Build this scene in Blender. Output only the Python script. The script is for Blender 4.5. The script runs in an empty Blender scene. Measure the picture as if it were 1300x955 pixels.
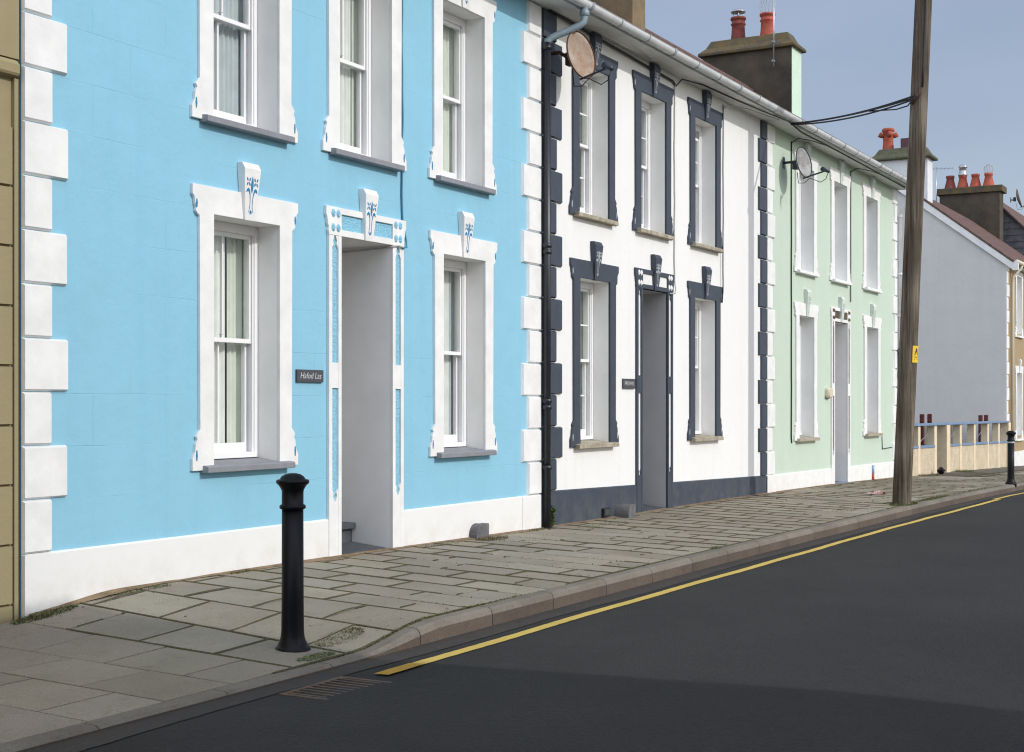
import bpy, bmesh, math, random
from mathutils import Vector, Matrix
R = random.Random(7)
sc = bpy.context.scene
COL = sc.collection
rad = math.radians

# ------------------------------------------------------------------ materials
def mat(name, col, rough=.7, var=0., vscale=3., bump=0., bscale=40., metal=0., spec=.5, col2=None, grain=0., gscale=200., coat=0.):
    m = bpy.data.materials.new(name); m.use_nodes = True
    nt = m.node_tree; N = nt.nodes; L = nt.links
    b = N['Principled BSDF']
    b.inputs['Base Color'].default_value = (*col, 1)
    b.inputs['Roughness'].default_value = rough
    b.inputs['Metallic'].default_value = metal
    b.inputs['Specular IOR Level'].default_value = spec
    if coat: b.inputs['Coat Weight'].default_value = coat
    tc = N.new('ShaderNodeTexCoord')
    out = None
    if var or col2:
        n = N.new('ShaderNodeTexNoise'); n.inputs['Scale'].default_value = vscale; n.inputs['Detail'].default_value = 6
        n.inputs['Roughness'].default_value = .6
        L.new(tc.outputs['Object'], n.inputs['Vector'])
        mx = N.new('ShaderNodeMix'); mx.data_type = 'RGBA'
        c2 = col2 or tuple(c*(1-var) for c in col)
        c1 = col if col2 else tuple(min(1, c*(1+var*.5)) for c in col)
        r = N.new('ShaderNodeMapRange'); r.inputs[1].default_value = .35; r.inputs[2].default_value = .68
        L.new(n.outputs['Fac'], r.inputs[0]); L.new(r.outputs[0], mx.inputs[0])
        mx.inputs[6].default_value = (*c1, 1); mx.inputs[7].default_value = (*c2, 1)
        out = mx.outputs[2]
    if grain:
        n2 = N.new('ShaderNodeTexNoise'); n2.inputs['Scale'].default_value = gscale; n2.inputs['Detail'].default_value = 3
        L.new(tc.outputs['Object'], n2.inputs['Vector'])
        r2 = N.new('ShaderNodeMapRange'); r2.inputs[1].default_value = .3; r2.inputs[2].default_value = .7
        r2.inputs[3].default_value = 1-grain; r2.inputs[4].default_value = 1+grain
        L.new(n2.outputs['Fac'], r2.inputs[0])
        h = N.new('ShaderNodeVectorMath'); h.operation = 'SCALE'
        if out: L.new(out, h.inputs[0])
        else: h.inputs[0].default_value = col
        L.new(r2.outputs[0], h.inputs['Scale']); out = h.outputs[0]
    if out: L.new(out, b.inputs['Base Color'])
    if bump:
        n = N.new('ShaderNodeTexNoise'); n.inputs['Scale'].default_value = bscale; n.inputs['Detail'].default_value = 5
        L.new(tc.outputs['Object'], n.inputs['Vector'])
        bp = N.new('ShaderNodeBump'); bp.inputs['Strength'].default_value = 1; bp.inputs['Distance'].default_value = bump
        L.new(n.outputs['Fac'], bp.inputs['Height']); L.new(bp.outputs[0], b.inputs['Normal'])
    m['_'] = 1
    return m

def wall_mat(name, col, dirt=None, line=.0015, dirt_amt=.25, var=.05):
    """painted stucco: scored ashlar lines, trowel unevenness, faint streaks"""
    m = mat(name, col, rough=.75, spec=.25)
    nt = m.node_tree; N = nt.nodes; L = nt.links; b = N['Principled BSDF']
    tc = [n for n in N if n.type == 'TEX_COORD'][0]
    sep = N.new('ShaderNodeSeparateXYZ'); L.new(tc.outputs['Object'], sep.inputs[0])
    cmb = N.new('ShaderNodeCombineXYZ'); L.new(sep.outputs[0], cmb.inputs[0]); L.new(sep.outputs[2], cmb.inputs[1])
    # wobble
    wn = N.new('ShaderNodeTexNoise'); wn.inputs['Scale'].default_value = 1.3; L.new(tc.outputs['Object'], wn.inputs['Vector'])
    wv = N.new('ShaderNodeVectorMath'); wv.operation = 'SCALE'; wv.inputs['Scale'].default_value = .03; L.new(wn.outputs['Color'], wv.inputs[0])
    ad = N.new('ShaderNodeVectorMath'); L.new(cmb.outputs[0], ad.inputs[0]); L.new(wv.outputs[0], ad.inputs[1])
    br = N.new('ShaderNodeTexBrick'); L.new(ad.outputs[0], br.inputs['Vector'])
    br.inputs['Scale'].default_value = 1; br.inputs['Brick Width'].default_value = .72; br.inputs['Row Height'].default_value = .357
    br.inputs['Mortar Size'].default_value = .004; br.inputs['Mortar Smooth'].default_value = .6
    n1 = N.new('ShaderNodeTexNoise'); n1.inputs['Scale'].default_value = 2.2; n1.inputs['Detail'].default_value = 8; n1.inputs['Roughness'].default_value = .62
    L.new(tc.outputs['Object'], n1.inputs['Vector'])
    n2 = N.new('ShaderNodeTexNoise'); n2.inputs['Scale'].default_value = 120; n2.inputs['Detail'].default_value = 2
    L.new(tc.outputs['Object'], n2.inputs['Vector'])
    pm = N.new('ShaderNodeTexNoise'); pm.inputs['Scale'].default_value = .9; pm.inputs['Detail'].default_value = 4; L.new(tc.outputs['Object'], pm.inputs['Vector'])
    pr = N.new('ShaderNodeMapRange'); pr.inputs[1].default_value = .42; pr.inputs[2].default_value = .62; L.new(pm.outputs['Fac'], pr.inputs[0])
    m1 = N.new('ShaderNodeMath'); m1.operation = 'MULTIPLY'; L.new(br.outputs['Fac'], m1.inputs[0]); L.new(pr.outputs[0], m1.inputs[1])
    m2 = N.new('ShaderNodeMath'); m2.operation = 'MULTIPLY'; m2.inputs[1].default_value = -line; L.new(m1.outputs[0], m2.inputs[0])
    a1 = N.new('ShaderNodeMath'); a1.operation = 'MULTIPLY_ADD'; a1.inputs[1].default_value = .014; L.new(n1.outputs['Fac'], a1.inputs[0]); L.new(m2.outputs[0], a1.inputs[2])
    a2 = N.new('ShaderNodeMath'); a2.operation = 'MULTIPLY_ADD'; a2.inputs[1].default_value = .0006; L.new(n2.outputs['Fac'], a2.inputs[0]); L.new(a1.outputs[0], a2.inputs[2])
    bp = N.new('ShaderNodeBump'); bp.inputs['Distance'].default_value = 1; bp.inputs['Strength'].default_value = 1
    L.new(a2.outputs[0], bp.inputs['Height']); L.new(bp.outputs[0], b.inputs['Normal'])
    # colour: faint blotches + vertical rain streaks
    mp = N.new('ShaderNodeMapping'); mp.inputs['Scale'].default_value = (7, 7, .35); L.new(tc.outputs['Object'], mp.inputs[0])
    ns = N.new('ShaderNodeTexNoise'); ns.inputs['Scale'].default_value = 1; ns.inputs['Detail'].default_value = 6; L.new(mp.outputs[0], ns.inputs['Vector'])
    rs = N.new('ShaderNodeMapRange'); rs.inputs[1].default_value = .5; rs.inputs[2].default_value = .78; rs.inputs[4].default_value = dirt_amt; L.new(ns.outputs['Fac'], rs.inputs[0])
    mx = N.new('ShaderNodeMix'); mx.data_type = 'RGBA'; L.new(n1.outputs['Fac'], mx.inputs[0])
    mx.inputs[6].default_value = (*[c*(1-var) for c in col], 1); mx.inputs[7].default_value = (*[min(.9, c*(1+var)) for c in col], 1)
    m3 = N.new('ShaderNodeMix'); m3.data_type = 'RGBA'; L.new(rs.outputs[0], m3.inputs[0]); L.new(mx.outputs[2], m3.inputs[6])
    d = dirt or tuple(c*.72 for c in col); m3.inputs[7].default_value = (*d, 1)
    L.new(m3.outputs[2], b.inputs['Base Color'])
    return m

def band_mat(name, col, dirt, z0, h, amt=.5):
    """plinth paint: splashed dirt along its foot, following the ground"""
    m = mat(name, col, rough=.7, spec=.25, bump=.002, bscale=14)
    nt = m.node_tree; N = nt.nodes; L = nt.links; b = N['Principled BSDF']
    tc = [n for n in N if n.type == 'TEX_COORD'][0]
    sep = N.new('ShaderNodeSeparateXYZ'); L.new(tc.outputs['Object'], sep.inputs[0])
    n = N.new('ShaderNodeTexNoise'); n.inputs['Scale'].default_value = 5; n.inputs['Detail'].default_value = 9; n.inputs['Roughness'].default_value = .7
    L.new(tc.outputs['Object'], n.inputs['Vector'])
    r = N.new('ShaderNodeMapRange'); r.inputs[1].default_value = z0; r.inputs[2].default_value = z0+h; r.inputs[3].default_value = 1; r.inputs[4].default_value = .12
    L.new(sep.outputs[2], r.inputs[0])
    q = N.new('ShaderNodeMapRange'); q.inputs[1].default_value = .42; q.inputs[2].default_value = .75; q.inputs[4].default_value = amt
    L.new(n.outputs['Fac'], q.inputs[0])
    mu = N.new('ShaderNodeMath'); mu.operation = 'MULTIPLY'; L.new(r.outputs[0], mu.inputs[0]); L.new(q.outputs[0], mu.inputs[1])
    mx = N.new('ShaderNodeMix'); mx.data_type = 'RGBA'; L.new(mu.outputs[0], mx.inputs[0])
    mx.inputs[6].default_value = (*col, 1); mx.inputs[7].default_value = (*dirt, 1)
    L.new(mx.outputs[2], b.inputs['Base Color'])
    return m

def glass_mat(name='window_glass', tint=(.93, .95, .94)):
    m = bpy.data.materials.new(name); m.use_nodes = True
    nt = m.node_tree; N = nt.nodes; L = nt.links; N.clear()
    o = N.new('ShaderNodeOutputMaterial'); mx = N.new('ShaderNodeMixShader'); lw = N.new('ShaderNodeLayerWeight'); lw.inputs[0].default_value = .5; pw = N.new('ShaderNodeMath'); pw.operation = 'POWER'; pw.inputs[1].default_value = 3; fr = N.new('ShaderNodeMath'); fr.operation = 'MULTIPLY_ADD'; fr.inputs[1].default_value = .85; fr.inputs[2].default_value = .06; L.new(lw.outputs['Facing'], pw.inputs[0]); L.new(pw.outputs[0], fr.inputs[0])
    t = N.new('ShaderNodeBsdfTransparent'); t.inputs[0].default_value = (*tint, 1)
    g = N.new('ShaderNodeBsdfGlossy'); g.inputs['Roughness'].default_value = .02
    L.new(fr.outputs[0], mx.inputs[0]); L.new(t.outputs[0], mx.inputs[1]); L.new(g.outputs[0], mx.inputs[2]); L.new(mx.outputs[0], o.inputs[0])
    return m

M = {}
M['blue'] = wall_mat('blue_render', (.25, .51, .66), dirt=(.215, .47, .63), dirt_amt=.45, line=.0015, var=.075)
M['white'] = wall_mat('white_render', (.77, .775, .77), dirt=(.68, .67, .65), line=.0006, dirt_amt=.3, var=.025)
M['green'] = wall_mat('green_render', (.51, .61, .515), dirt=(.43, .53, .44), line=.0006, dirt_amt=.35)
M['tan'] = wall_mat('olive_render', (.30, .255, .145), line=.0, dirt=(.25, .21, .12), dirt_amt=.4)
M['gable'] = wall_mat('grey_gable_render', (.58, .58, .57), dirt=(.50, .50, .485), line=.0003, dirt_amt=.3, var=.08)
M['buff'] = wall_mat('buff_stone_render', (.36, .27, .16), line=.002, dirt=(.25, .2, .13), dirt_amt=.4)
M['trim'] = mat('white_trim_paint', (.77, .775, .77), rough=.6, spec=.25, var=.09, vscale=4, bump=.0022, bscale=18)
M['reveal'] = mat('white_reveal_paint', (.86, .855, .84), rough=.6, spec=.3, var=.05, vscale=3, bump=.0012, bscale=20)
M['slate_paint'] = mat('slate_blue_paint', (.050, .062, .084), rough=.5, spec=.35, var=.12, vscale=7, bump=.001, bscale=25)
M['recess_grey'] = mat('grey_recess_paint', (.47, .465, .475), rough=.6, var=.06, vscale=3)
M['band_white'] = band_mat('white_plinth_paint', (.76, .765, .76), (.50, .44, .36), -.05, .35, .5)
M['band_slate'] = band_mat('slate_plinth_paint', (.050, .063, .086), (.13, .13, .13), -.05, .5, .75)
M['panel_blue'] = mat('rough_blue_panel', (.25, .55, .72), rough=.85, bump=.02, bscale=60, var=.08, vscale=30)
M['panel_brown'] = mat('brown_inset_paint', (.10, .065, .04), rough=.7, var=.3, vscale=20)
M['orn_blue'] = mat('shaded_blue_cut', (.02, .19, .38), rough=.6)  # blue of the carved cuts, deepened for the shadow inside them
M['orn_grey'] = mat('pale_grey_inlay', (.42, .45, .47), rough=.6)
M['orn_pale'] = mat('grey_green_inlay', (.45, .5, .47), rough=.6)
M['green_key'] = mat('grey_green_keystone_paint', (.60, .67, .61), rough=.6, var=.1, vscale=12)
M['sill_grey'] = mat('grey_sill_paint', (.23, .24, .265), rough=.6, var=.12, vscale=9, bump=.001, bscale=30)
M['sill_stone'] = mat('weathered_stone_sill', (.44, .40, .32), rough=.85, col2=(.22, .19, .13), vscale=11, bump=.004, bscale=45, grain=.15)
M['upvc'] = mat('white_gloss_window', (.82, .83, .85), rough=.3, spec=.5)
M['timber'] = mat('white_window_paint', (.82, .82, .83), rough=.35, spec=.5)
M['glass'] = glass_mat()
M['curtain'] = mat('pale_green_curtain', (.72, .76, .68), rough=.9, var=.08, vscale=5)
M['net'] = mat('white_net_curtain', (.80, .82, .79), rough=.9, var=.1, vscale=6)
M['blind'] = mat('blue_grey_curtain', (.50, .56, .58), rough=.9, var=.1, vscale=6)
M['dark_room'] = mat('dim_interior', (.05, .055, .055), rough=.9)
M['door'] = mat('painted_door', (.30, .32, .34), rough=.4)
M['slate_floor'] = mat('slate_floor', (.075, .085, .095), rough=.55, var=.3, vscale=9, bump=.003, bscale=20)
M['roof_slate'] = mat('grey_roof_slate', (.10, .10, .115), rough=.6, var=.35, vscale=5, bump=.01, bscale=8)
M['roof_brown'] = mat('red_brown_roof_tile', (.125, .072, .060), rough=.75, var=.35, vscale=8, bump=.006, bscale=20, grain=.2, gscale=60)
M['pvc_white'] = mat('white_gutter_plastic', (.62, .64, .66), rough=.35, var=.12, vscale=5, spec=.5)
M['pvc_union'] = mat('grey_gutter_union', (.34, .37, .40), rough=.4)
M['pvc_greyblue'] = mat('grey_blue_gutter_paint', (.20, .26, .30), rough=.4, var=.15, vscale=8)
M['pvc_black'] = mat('black_pipe_paint', (.017, .019, .026), rough=.35, var=.3, vscale=12)
M['pipe_dark'] = mat('dark_teal_pipe', (.05, .07, .08), rough=.4)
M['soffit'] = mat('white_soffit_paint', (.70, .71, .69), rough=.6, var=.1, vscale=3)
M['cable_black'] = mat('black_cable', (.012, .012, .014), rough=.5)
M['cable_blue'] = mat('blue_painted_cable', (.03, .19, .30), rough=.6)
M['cable_grey'] = mat('grey_cable', (.42, .42, .40), rough=.6)
M['rust'] = mat('rusty_steel', (.28, .17, .105), rough=.8, col2=(.40, .36, .31), vscale=5, bump=.001, bscale=60, grain=.15, gscale=90)
M['rust_dark'] = mat('dark_rust', (.07, .032, .022), rough=.85, var=.4, vscale=30)
M['grate_iron'] = mat('worn_grate_iron', (.045, .038, .033), rough=.7, col2=(.13, .075, .04), vscale=14)
M['dish_grey'] = mat('stained_grey_dish', (.36, .37, .37), rough=.6, col2=(.16, .15, .14), vscale=9, grain=.12)
M['lnb'] = mat('dark_plastic', (.02, .025, .04), rough=.4)
M['lens'] = mat('pale_blue_plastic', (.25, .35, .5), rough=.4)
M['chimney_dark'] = mat('weathered_dark_render', (.035, .030, .025), rough=.9, col2=(.085, .068, .047), vscale=1.6, bump=.004, bscale=30, grain=.15, gscale=40)
M['chimney_tan'] = mat('stained_tan_render', (.22, .165, .09), rough=.9, col2=(.11, .085, .06), vscale=1.8, bump=.004, bscale=30, grain=.12, gscale=40)
M['chimney_green'] = mat('pale_green_chimney_paint', (.55, .70, .58), rough=.7, var=.06)
M['chimney_white'] = mat('white_chimney_render', (.66, .68, .70), rough=.8, var=.1, vscale=3, bump=.003, bscale=20)
M['cap'] = mat('lichen_mortar', (.070, .060, .045), rough=.95, col2=(.125, .092, .035), vscale=4, bump=.01, bscale=20, grain=.25, gscale=50)
M['cap_moss'] = mat('mossy_mortar', (.10, .09, .07), rough=.95, col2=(.06, .075, .03), vscale=6, bump=.02, bscale=18, grain=.25, gscale=50)
M['terracotta'] = mat('terracotta', (.36, .075, .04), rough=.75, var=.3, vscale=7, bump=.001)
M['terracotta_dark'] = mat('sooty_terracotta', (.20, .045, .035), rough=.8, var=.45, vscale=9)
M['zinc'] = mat('zinc', (.45, .46, .48), rough=.35, metal=.8)
M['iron_black'] = mat('black_gloss_bollard', (.003, .0035, .006), rough=.45, spec=.22, var=.3, vscale=15)
M['band_refl'] = mat('pale_reflective_band', (.45, .55, .58), rough=.3)
M['wood'] = mat('weathered_pole_timber', (.15, .105, .065), rough=.9)
M['yellow_plate'] = mat('yellow_plate', (.75, .50, .02), rough=.5)
M['print_black'] = mat('black_print', (.02, .02, .02), rough=.6)
M['sign_slate'] = mat('slate_plaque', (.062, .066, .078), rough=.5, var=.15, vscale=30, bump=.0008, bscale=60)
M['letter'] = mat('pale_lettering', (.55, .57, .58), rough=.7)
M['moss'] = mat('joint_moss', (.085, .066, .04), rough=1, col2=(.07, .072, .026), vscale=3.5, bump=.01, bscale=60, grain=.3, gscale=90)
M['leaf'] = mat('green_leaf', (.075, .13, .022), rough=.6, var=.4, vscale=14)
M['leaf_dry'] = mat('dry_grass', (.13, .095, .038), rough=.8, var=.3, vscale=14)
M['dead_leaf'] = mat('dead_leaf', (.10, .055, .025), rough=.9, var=.5, vscale=20)
M['stone_grey'] = mat('grey_stone_block', (.13, .13, .135), rough=.8, var=.3, vscale=9, bump=.003)
M['cream'] = mat('cream_pebbledash', (.60, .51, .37), rough=.95, bump=.02, bscale=70, grain=.25, gscale=55, var=.15, vscale=4)
M['cream_paint'] = mat('cream_paint', (.70, .58, .40), rough=.8, var=.1, vscale=6)
M['coping_blue'] = mat('blue_coping_paint', (.17, .25, .38), rough=.6, var=.15, vscale=8)
M['olive_wall'] = mat('olive_grey_block_wall', (.15, .145, .115), rough=.95, var=.25, vscale=3, bump=.01, bscale=15)
M['maroon'] = mat('maroon_paint', (.10, .02, .018), rough=.6, var=.2, vscale=9)
M['ochre_pipe'] = mat('cream_pipe', (.62, .56, .44), rough=.5)
M['yard'] = mat('bare_yard_ground', (.13, .12, .085), rough=1, col2=(.07, .09, .035), vscale=.6, bump=.03, bscale=5)
M['litter'] = mat('crumpled_wrapper', (.50, .40, .38), rough=.6, col2=(.25, .08, .07), vscale=18)
M['copper'] = mat('red_metal_tip', (.35, .06, .04), rough=.5)
M['box_beige'] = mat('beige_plastic_cover', (.62, .55, .42), rough=.5)

def tweak_wood():
    m = M['wood']; nt = m.node_tree; N = nt.nodes; L = nt.links; b = N['Principled BSDF']
    tc = [n for n in N if n.type == 'TEX_COORD'][0]
    mp = N.new('ShaderNodeMapping'); mp.inputs['Scale'].default_value = (26, 26, .8); L.new(tc.outputs['Object'], mp.inputs[0])
    n = N.new('ShaderNodeTexNoise'); n.inputs['Scale'].default_value = 1; n.inputs['Detail'].default_value = 9; n.inputs['Roughness'].default_value = .7; L.new(mp.outputs[0], n.inputs['Vector'])
    n2 = N.new('ShaderNodeTexNoise'); n2.inputs['Scale'].default_value = 1.1; n2.inputs['Detail'].default_value = 5; L.new(tc.outputs['Object'], n2.inputs['Vector'])
    cr = N.new('ShaderNodeValToRGB'); e = cr.color_ramp.elements
    e[0].position = .33; e[0].color = (.026, .018, .011, 1); e[1].position = .68; e[1].color = (.21, .18, .14, 1)
    L.new(n.outputs['Fac'], cr.inputs[0])
    mx = N.new('ShaderNodeMix'); mx.data_type = 'RGBA'; mx.blend_type = 'MULTIPLY'; mx.inputs[0].default_value = .8
    r = N.new('ShaderNodeValToRGB'); e = r.color_ramp.elements; e[0].position = .4; e[0].color = (.5, .42, .34, 1); e[1].position = .65; e[1].color = (1.2, 1.2, 1.15, 1)
    L.new(n2.outputs['Fac'], r.inputs[0]); L.new(cr.outputs[0], mx.inputs[6]); L.new(r.outputs[0], mx.inputs[7]); L.new(mx.outputs[2], b.inputs['Base Color'])
    bp = N.new('ShaderNodeBump'); bp.inputs['Distance'].default_value = .008; L.new(n.outputs['Fac'], bp.inputs['Height']); L.new(bp.outputs[0], b.inputs['Normal'])
tweak_wood()

def ground_mat(name, c1, c2, c3, s1=1.2, fine=160, bump=.004, rough=.9, attr=False, spec=.3, speck=.0):
    m = mat(name, c1, rough=rough, spec=spec)
    nt = m.node_tree; N = nt.nodes; L = nt.links; b = N['Principled BSDF']
    tc = [n for n in N if n.type == 'TEX_COORD'][0]
    def noise(s, d=6, r=.6):
        n = N.new('ShaderNodeTexNoise'); n.inputs['Scale'].default_value = s; n.inputs['Detail'].default_value = d; n.inputs['Roughness'].default_value = r
        L.new(tc.outputs['Object'], n.inputs['Vector']); return n
    def ramp(n, a, c, lo=0, hi=1):
        r = N.new('ShaderNodeMapRange'); r.inputs[1].default_value = a; r.inputs[2].default_value = c; r.inputs[3].default_value = lo; r.inputs[4].default_value = hi
        L.new(n.outputs['Fac'], r.inputs[0]); return r
    def mix(f, a, c, mode='MIX'):
        x = N.new('ShaderNodeMix'); x.data_type = 'RGBA'; x.blend_type = mode; L.new(f, x.inputs[0])
        for i, v in ((6, a), (7, c)):
            if isinstance(v, tuple): x.inputs[i].default_value = (*v, 1)
            else: L.new(v, x.inputs[i])
        return x.outputs[2]
    a = noise(s1, 8, .65); f = noise(fine, 3, .7); g = noise(s1*7, 7, .7)
    col = mix(ramp(a, .38, .66).outputs[0], c1, c2)
    col = mix(ramp(g, .56, .75, 0, .75).outputs[0], col, c3)
    sc_ = N.new('ShaderNodeVectorMath'); sc_.operation = 'SCALE'; L.new(col, sc_.inputs[0]); L.new(ramp(f, .3, .7, .72, 1.28).outputs[0], sc_.inputs['Scale'])
    col = sc_.outputs[0]
    if attr:
        at = N.new('ShaderNodeAttribute'); at.attribute_name = 'tone'
        s2 = N.new('ShaderNodeVectorMath'); s2.operation = 'MULTIPLY'; L.new(col, s2.inputs[0]); L.new(at.outputs['Color'], s2.inputs[1]); col = s2.outputs[0]
    if speck:
        v = N.new('ShaderNodeTexVoronoi'); v.inputs['Scale'].default_value = 90; L.new(tc.outputs['Object'], v.inputs['Vector'])
        r = N.new('ShaderNodeMapRange'); r.inputs[1].default_value = .0; r.inputs[2].default_value = .22; r.inputs[3].default_value = speck; r.inputs[4].default_value = 0; L.new(v.outputs['Distance'], r.inputs[0])
        col = mix(r.outputs[0], col, (.12, .12, .12))
    L.new(col, b.inputs['Base Color'])
    bp = N.new('ShaderNodeBump'); bp.inputs['Distance'].default_value = bump; L.new(f.outputs['Fac'], bp.inputs['Height']); L.new(bp.outputs[0], b.inputs['Normal'])
    return m
M['slab'] = ground_mat('concrete_paving', (.285, .255, .205), (.235, .210, .165), (.175, .14, .092), 1.3, 120, .002, attr=True)
M['road'] = ground_mat('asphalt', (.021, .0205, .020), (.031, .030, .029), (.038, .036, .034), .45, 48, .01, speck=.75)
M['channel'] = ground_mat('dusty_road_edge', (.060, .052, .046), (.046, .042, .040), (.085, .066, .05), 1.5, 110, .005)
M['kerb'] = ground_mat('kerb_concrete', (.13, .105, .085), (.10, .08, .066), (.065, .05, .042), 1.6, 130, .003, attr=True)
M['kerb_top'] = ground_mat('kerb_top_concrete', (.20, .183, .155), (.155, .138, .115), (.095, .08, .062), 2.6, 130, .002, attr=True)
M['patch'] = ground_mat('gravel_patch', (.16, .145, .12), (.12, .11, .09), (.2, .17, .13), 2, 60, .02)
M['yline'] = ground_mat('yellow_road_paint', (.58, .43, .105), (.50, .37, .095), (.33, .26, .10), 3, 140, .002)
M['yline_shaded'] = ground_mat('worn_shaded_yellow_paint', (.42, .25, .03), (.35, .22, .04), (.12, .10, .06), 8, 140, .002)  # yellow line paint with the cast shadow put into its colour

# ------------------------------------------------------------------ mesh helpers
class MB:
    def __init__(s): s.v = []; s.f = []; s.mi = []; s.sm = []; s.tone = []
    def add(s, vs, fs, mi=0, smooth=False, tone=None):
        o = len(s.v); s.v += [tuple(v) for v in vs]
        for f in fs: s.f.append([i+o for i in f]); s.mi.append(mi); s.sm.append(smooth); s.tone.append(tone)
        return s
    def box(s, x0, x1, y0, y1, z0, z1, mi=0, tone=None):
        vs = [(x0,y0,z0),(x1,y0,z0),(x1,y1,z0),(x0,y1,z0),(x0,y0,z1),(x1,y0,z1),(x1,y1,z1),(x0,y1,z1)]
        return s.add(vs, [(0,3,2,1),(4,5,6,7),(0,1,5,4),(1,2,6,5),(2,3,7,6),(3,0,4,7)], mi, False, tone)
    def hexa(s, b, t, mi=0, tone=None):
        """bottom 4 pts ccw from above, top 4 pts"""
        return s.add(list(b)+list(t), [(0,3,2,1),(4,5,6,7),(0,1,5,4),(1,2,6,5),(2,3,7,6),(3,0,4,7)], mi, False, tone)
    def prism(s, pts, y0, y1, mi=0, cap_back=True):
        """polygon pts in XZ (ccw seen from -Y) extruded from y0 (front) to y1"""
        n = len(pts); vs = [(x, y0, z) for x, z in pts]+[(x, y1, z) for x, z in pts]
        fs = [tuple(range(n))]
        if cap_back: fs.append(tuple(range(2*n-1, n-1, -1)))
        for i in range(n):
            j = (i+1) % n; fs.append((j, i, i+n, j+n))
        return s.add(vs, fs, mi)
    def prismx(s, pts, x0, x1, mi=0, tone=None):
        """polygon in YZ extruded along X"""
        n = len(pts); vs = [(x0, y, z) for y, z in pts]+[(x1, y, z) for y, z in pts]
        fs = [tuple(range(n-1, -1, -1)), tuple(range(n, 2*n))]
        for i in range(n):
            j = (i+1) % n; fs.append((i, j, j+n, i+n))
        return s.add(vs, fs, mi, False, tone)
    def lathe(s, prof, c=(0,0,0), seg=20, mi=0, smooth=True):
        vs = []; fs = []
        for r, z in prof:
            for k in range(seg):
                a = 2*math.pi*k/seg; vs.append((c[0]+r*math.cos(a), c[1]+r*math.sin(a), c[2]+z))
        for i in range(len(prof)-1):
            for k in range(seg):
                k2 = (k+1) % seg; fs.append((i*seg+k, i*seg+k2, (i+1)*seg+k2, (i+1)*seg+k))
        fs.append(tuple(range(seg-1, -1, -1))); fs.append(tuple((len(prof)-1)*seg+k for k in range(seg)))
        return s.add(vs, fs, mi, smooth)
    def tube(s, path, r, seg=8, mi=0, closed=False):
        P = [Vector(p) for p in path]; n = len(P); vs = []; fs = []
        rr = r if isinstance(r, (list, tuple)) else [r]*n
        up = Vector((0, 0, 1)); prev = None
        for i, p in enumerate(P):
            if closed: t = (P[(i+1) % n]-P[i-1])
            else: t = (P[min(i+1, n-1)]-P[max(i-1, 0)])
            t.normalize()
            if prev is None:
                a = t.cross(up)
                if a.length < .1: a = t.cross(Vector((1, 0, 0)))
            else: a = prev-t*prev.dot(t)
            a.normalize(); prev = a; b = t.cross(a)
            for k in range(seg):
                an = 2*math.pi*k/seg; vs.append(p+(a*math.cos(an)+b*math.sin(an))*rr[i])
        m = n if closed else n-1
        for i in range(m):
            i2 = (i+1) % n
            for k in range(seg):
                k2 = (k+1) % seg; fs.append((i*seg+k, i*seg+k2, i2*seg+k2, i2*seg+k))
        if not closed:
            fs.append(tuple(range(seg-1, -1, -1))); fs.append(tuple((n-1)*seg+k for k in range(seg)))
        return s.add(vs, fs, mi, True)
    def build(s, name, mats, parent=None, bevel=0, fix=False, loc=None):
        me = bpy.data.meshes.new(name); me.from_pydata(s.v, [], s.f)
        if not isinstance(mats, (list, tuple)): mats = [mats]
        for m in mats: me.materials.append(M[m] if isinstance(m, str) else m)
        for p, mi, sm in zip(me.polygons, s.mi, s.sm): p.material_index = mi; p.use_smooth = sm
        if any(t is not None for t in s.tone):
            ca = me.color_attributes.new('tone', 'FLOAT_COLOR', 'CORNER')
            for p, t in zip(me.polygons, s.tone):
                t = t or (1, 1, 1)
                for li in p.loop_indices: ca.data[li].color = (*t, 1)
        bm = bmesh.new(); bm.from_mesh(me); bmesh.ops.recalc_face_normals(bm, faces=bm.faces); bm.to_mesh(me); bm.free()
        o = bpy.data.objects.new(name, me); COL.objects.link(o)
        if parent:
            o.parent = parent
            # meshes are written in world metres; parents are unrotated
            off = Vector((0, 0, 0)); p = parent
            while p: off += p.location; p = p.parent
            o.location = -off if loc is None else loc
        elif loc is not None: o.location = loc
        if bevel:
            b = o.modifiers.new('edge', 'BEVEL'); b.width = bevel; b.segments = 2; b.limit_method = 'ANGLE'; b.angle_limit = rad(40)
        return o

def tag(o, label=None, cat=None, group=None, kind=None):
    if label: o['label'] = label
    if cat: o['category'] = cat
    if group: o['group'] = group
    if kind: o['kind'] = kind
    return o
def thing(name, loc, label, cat, group=None):
    e = bpy.data.objects.new(name, None); COL.objects.link(e); e.location = loc; e.empty_display_size = .2
    return tag(e, label, cat, group)
def part(mb, name, m, parent, bevel=0, label=None):
    """mesh in world metres, placed under a thing standing at its own origin"""
    o = mb.build(name, m, parent, bevel)
    if label: o['label'] = label
    return o

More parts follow.
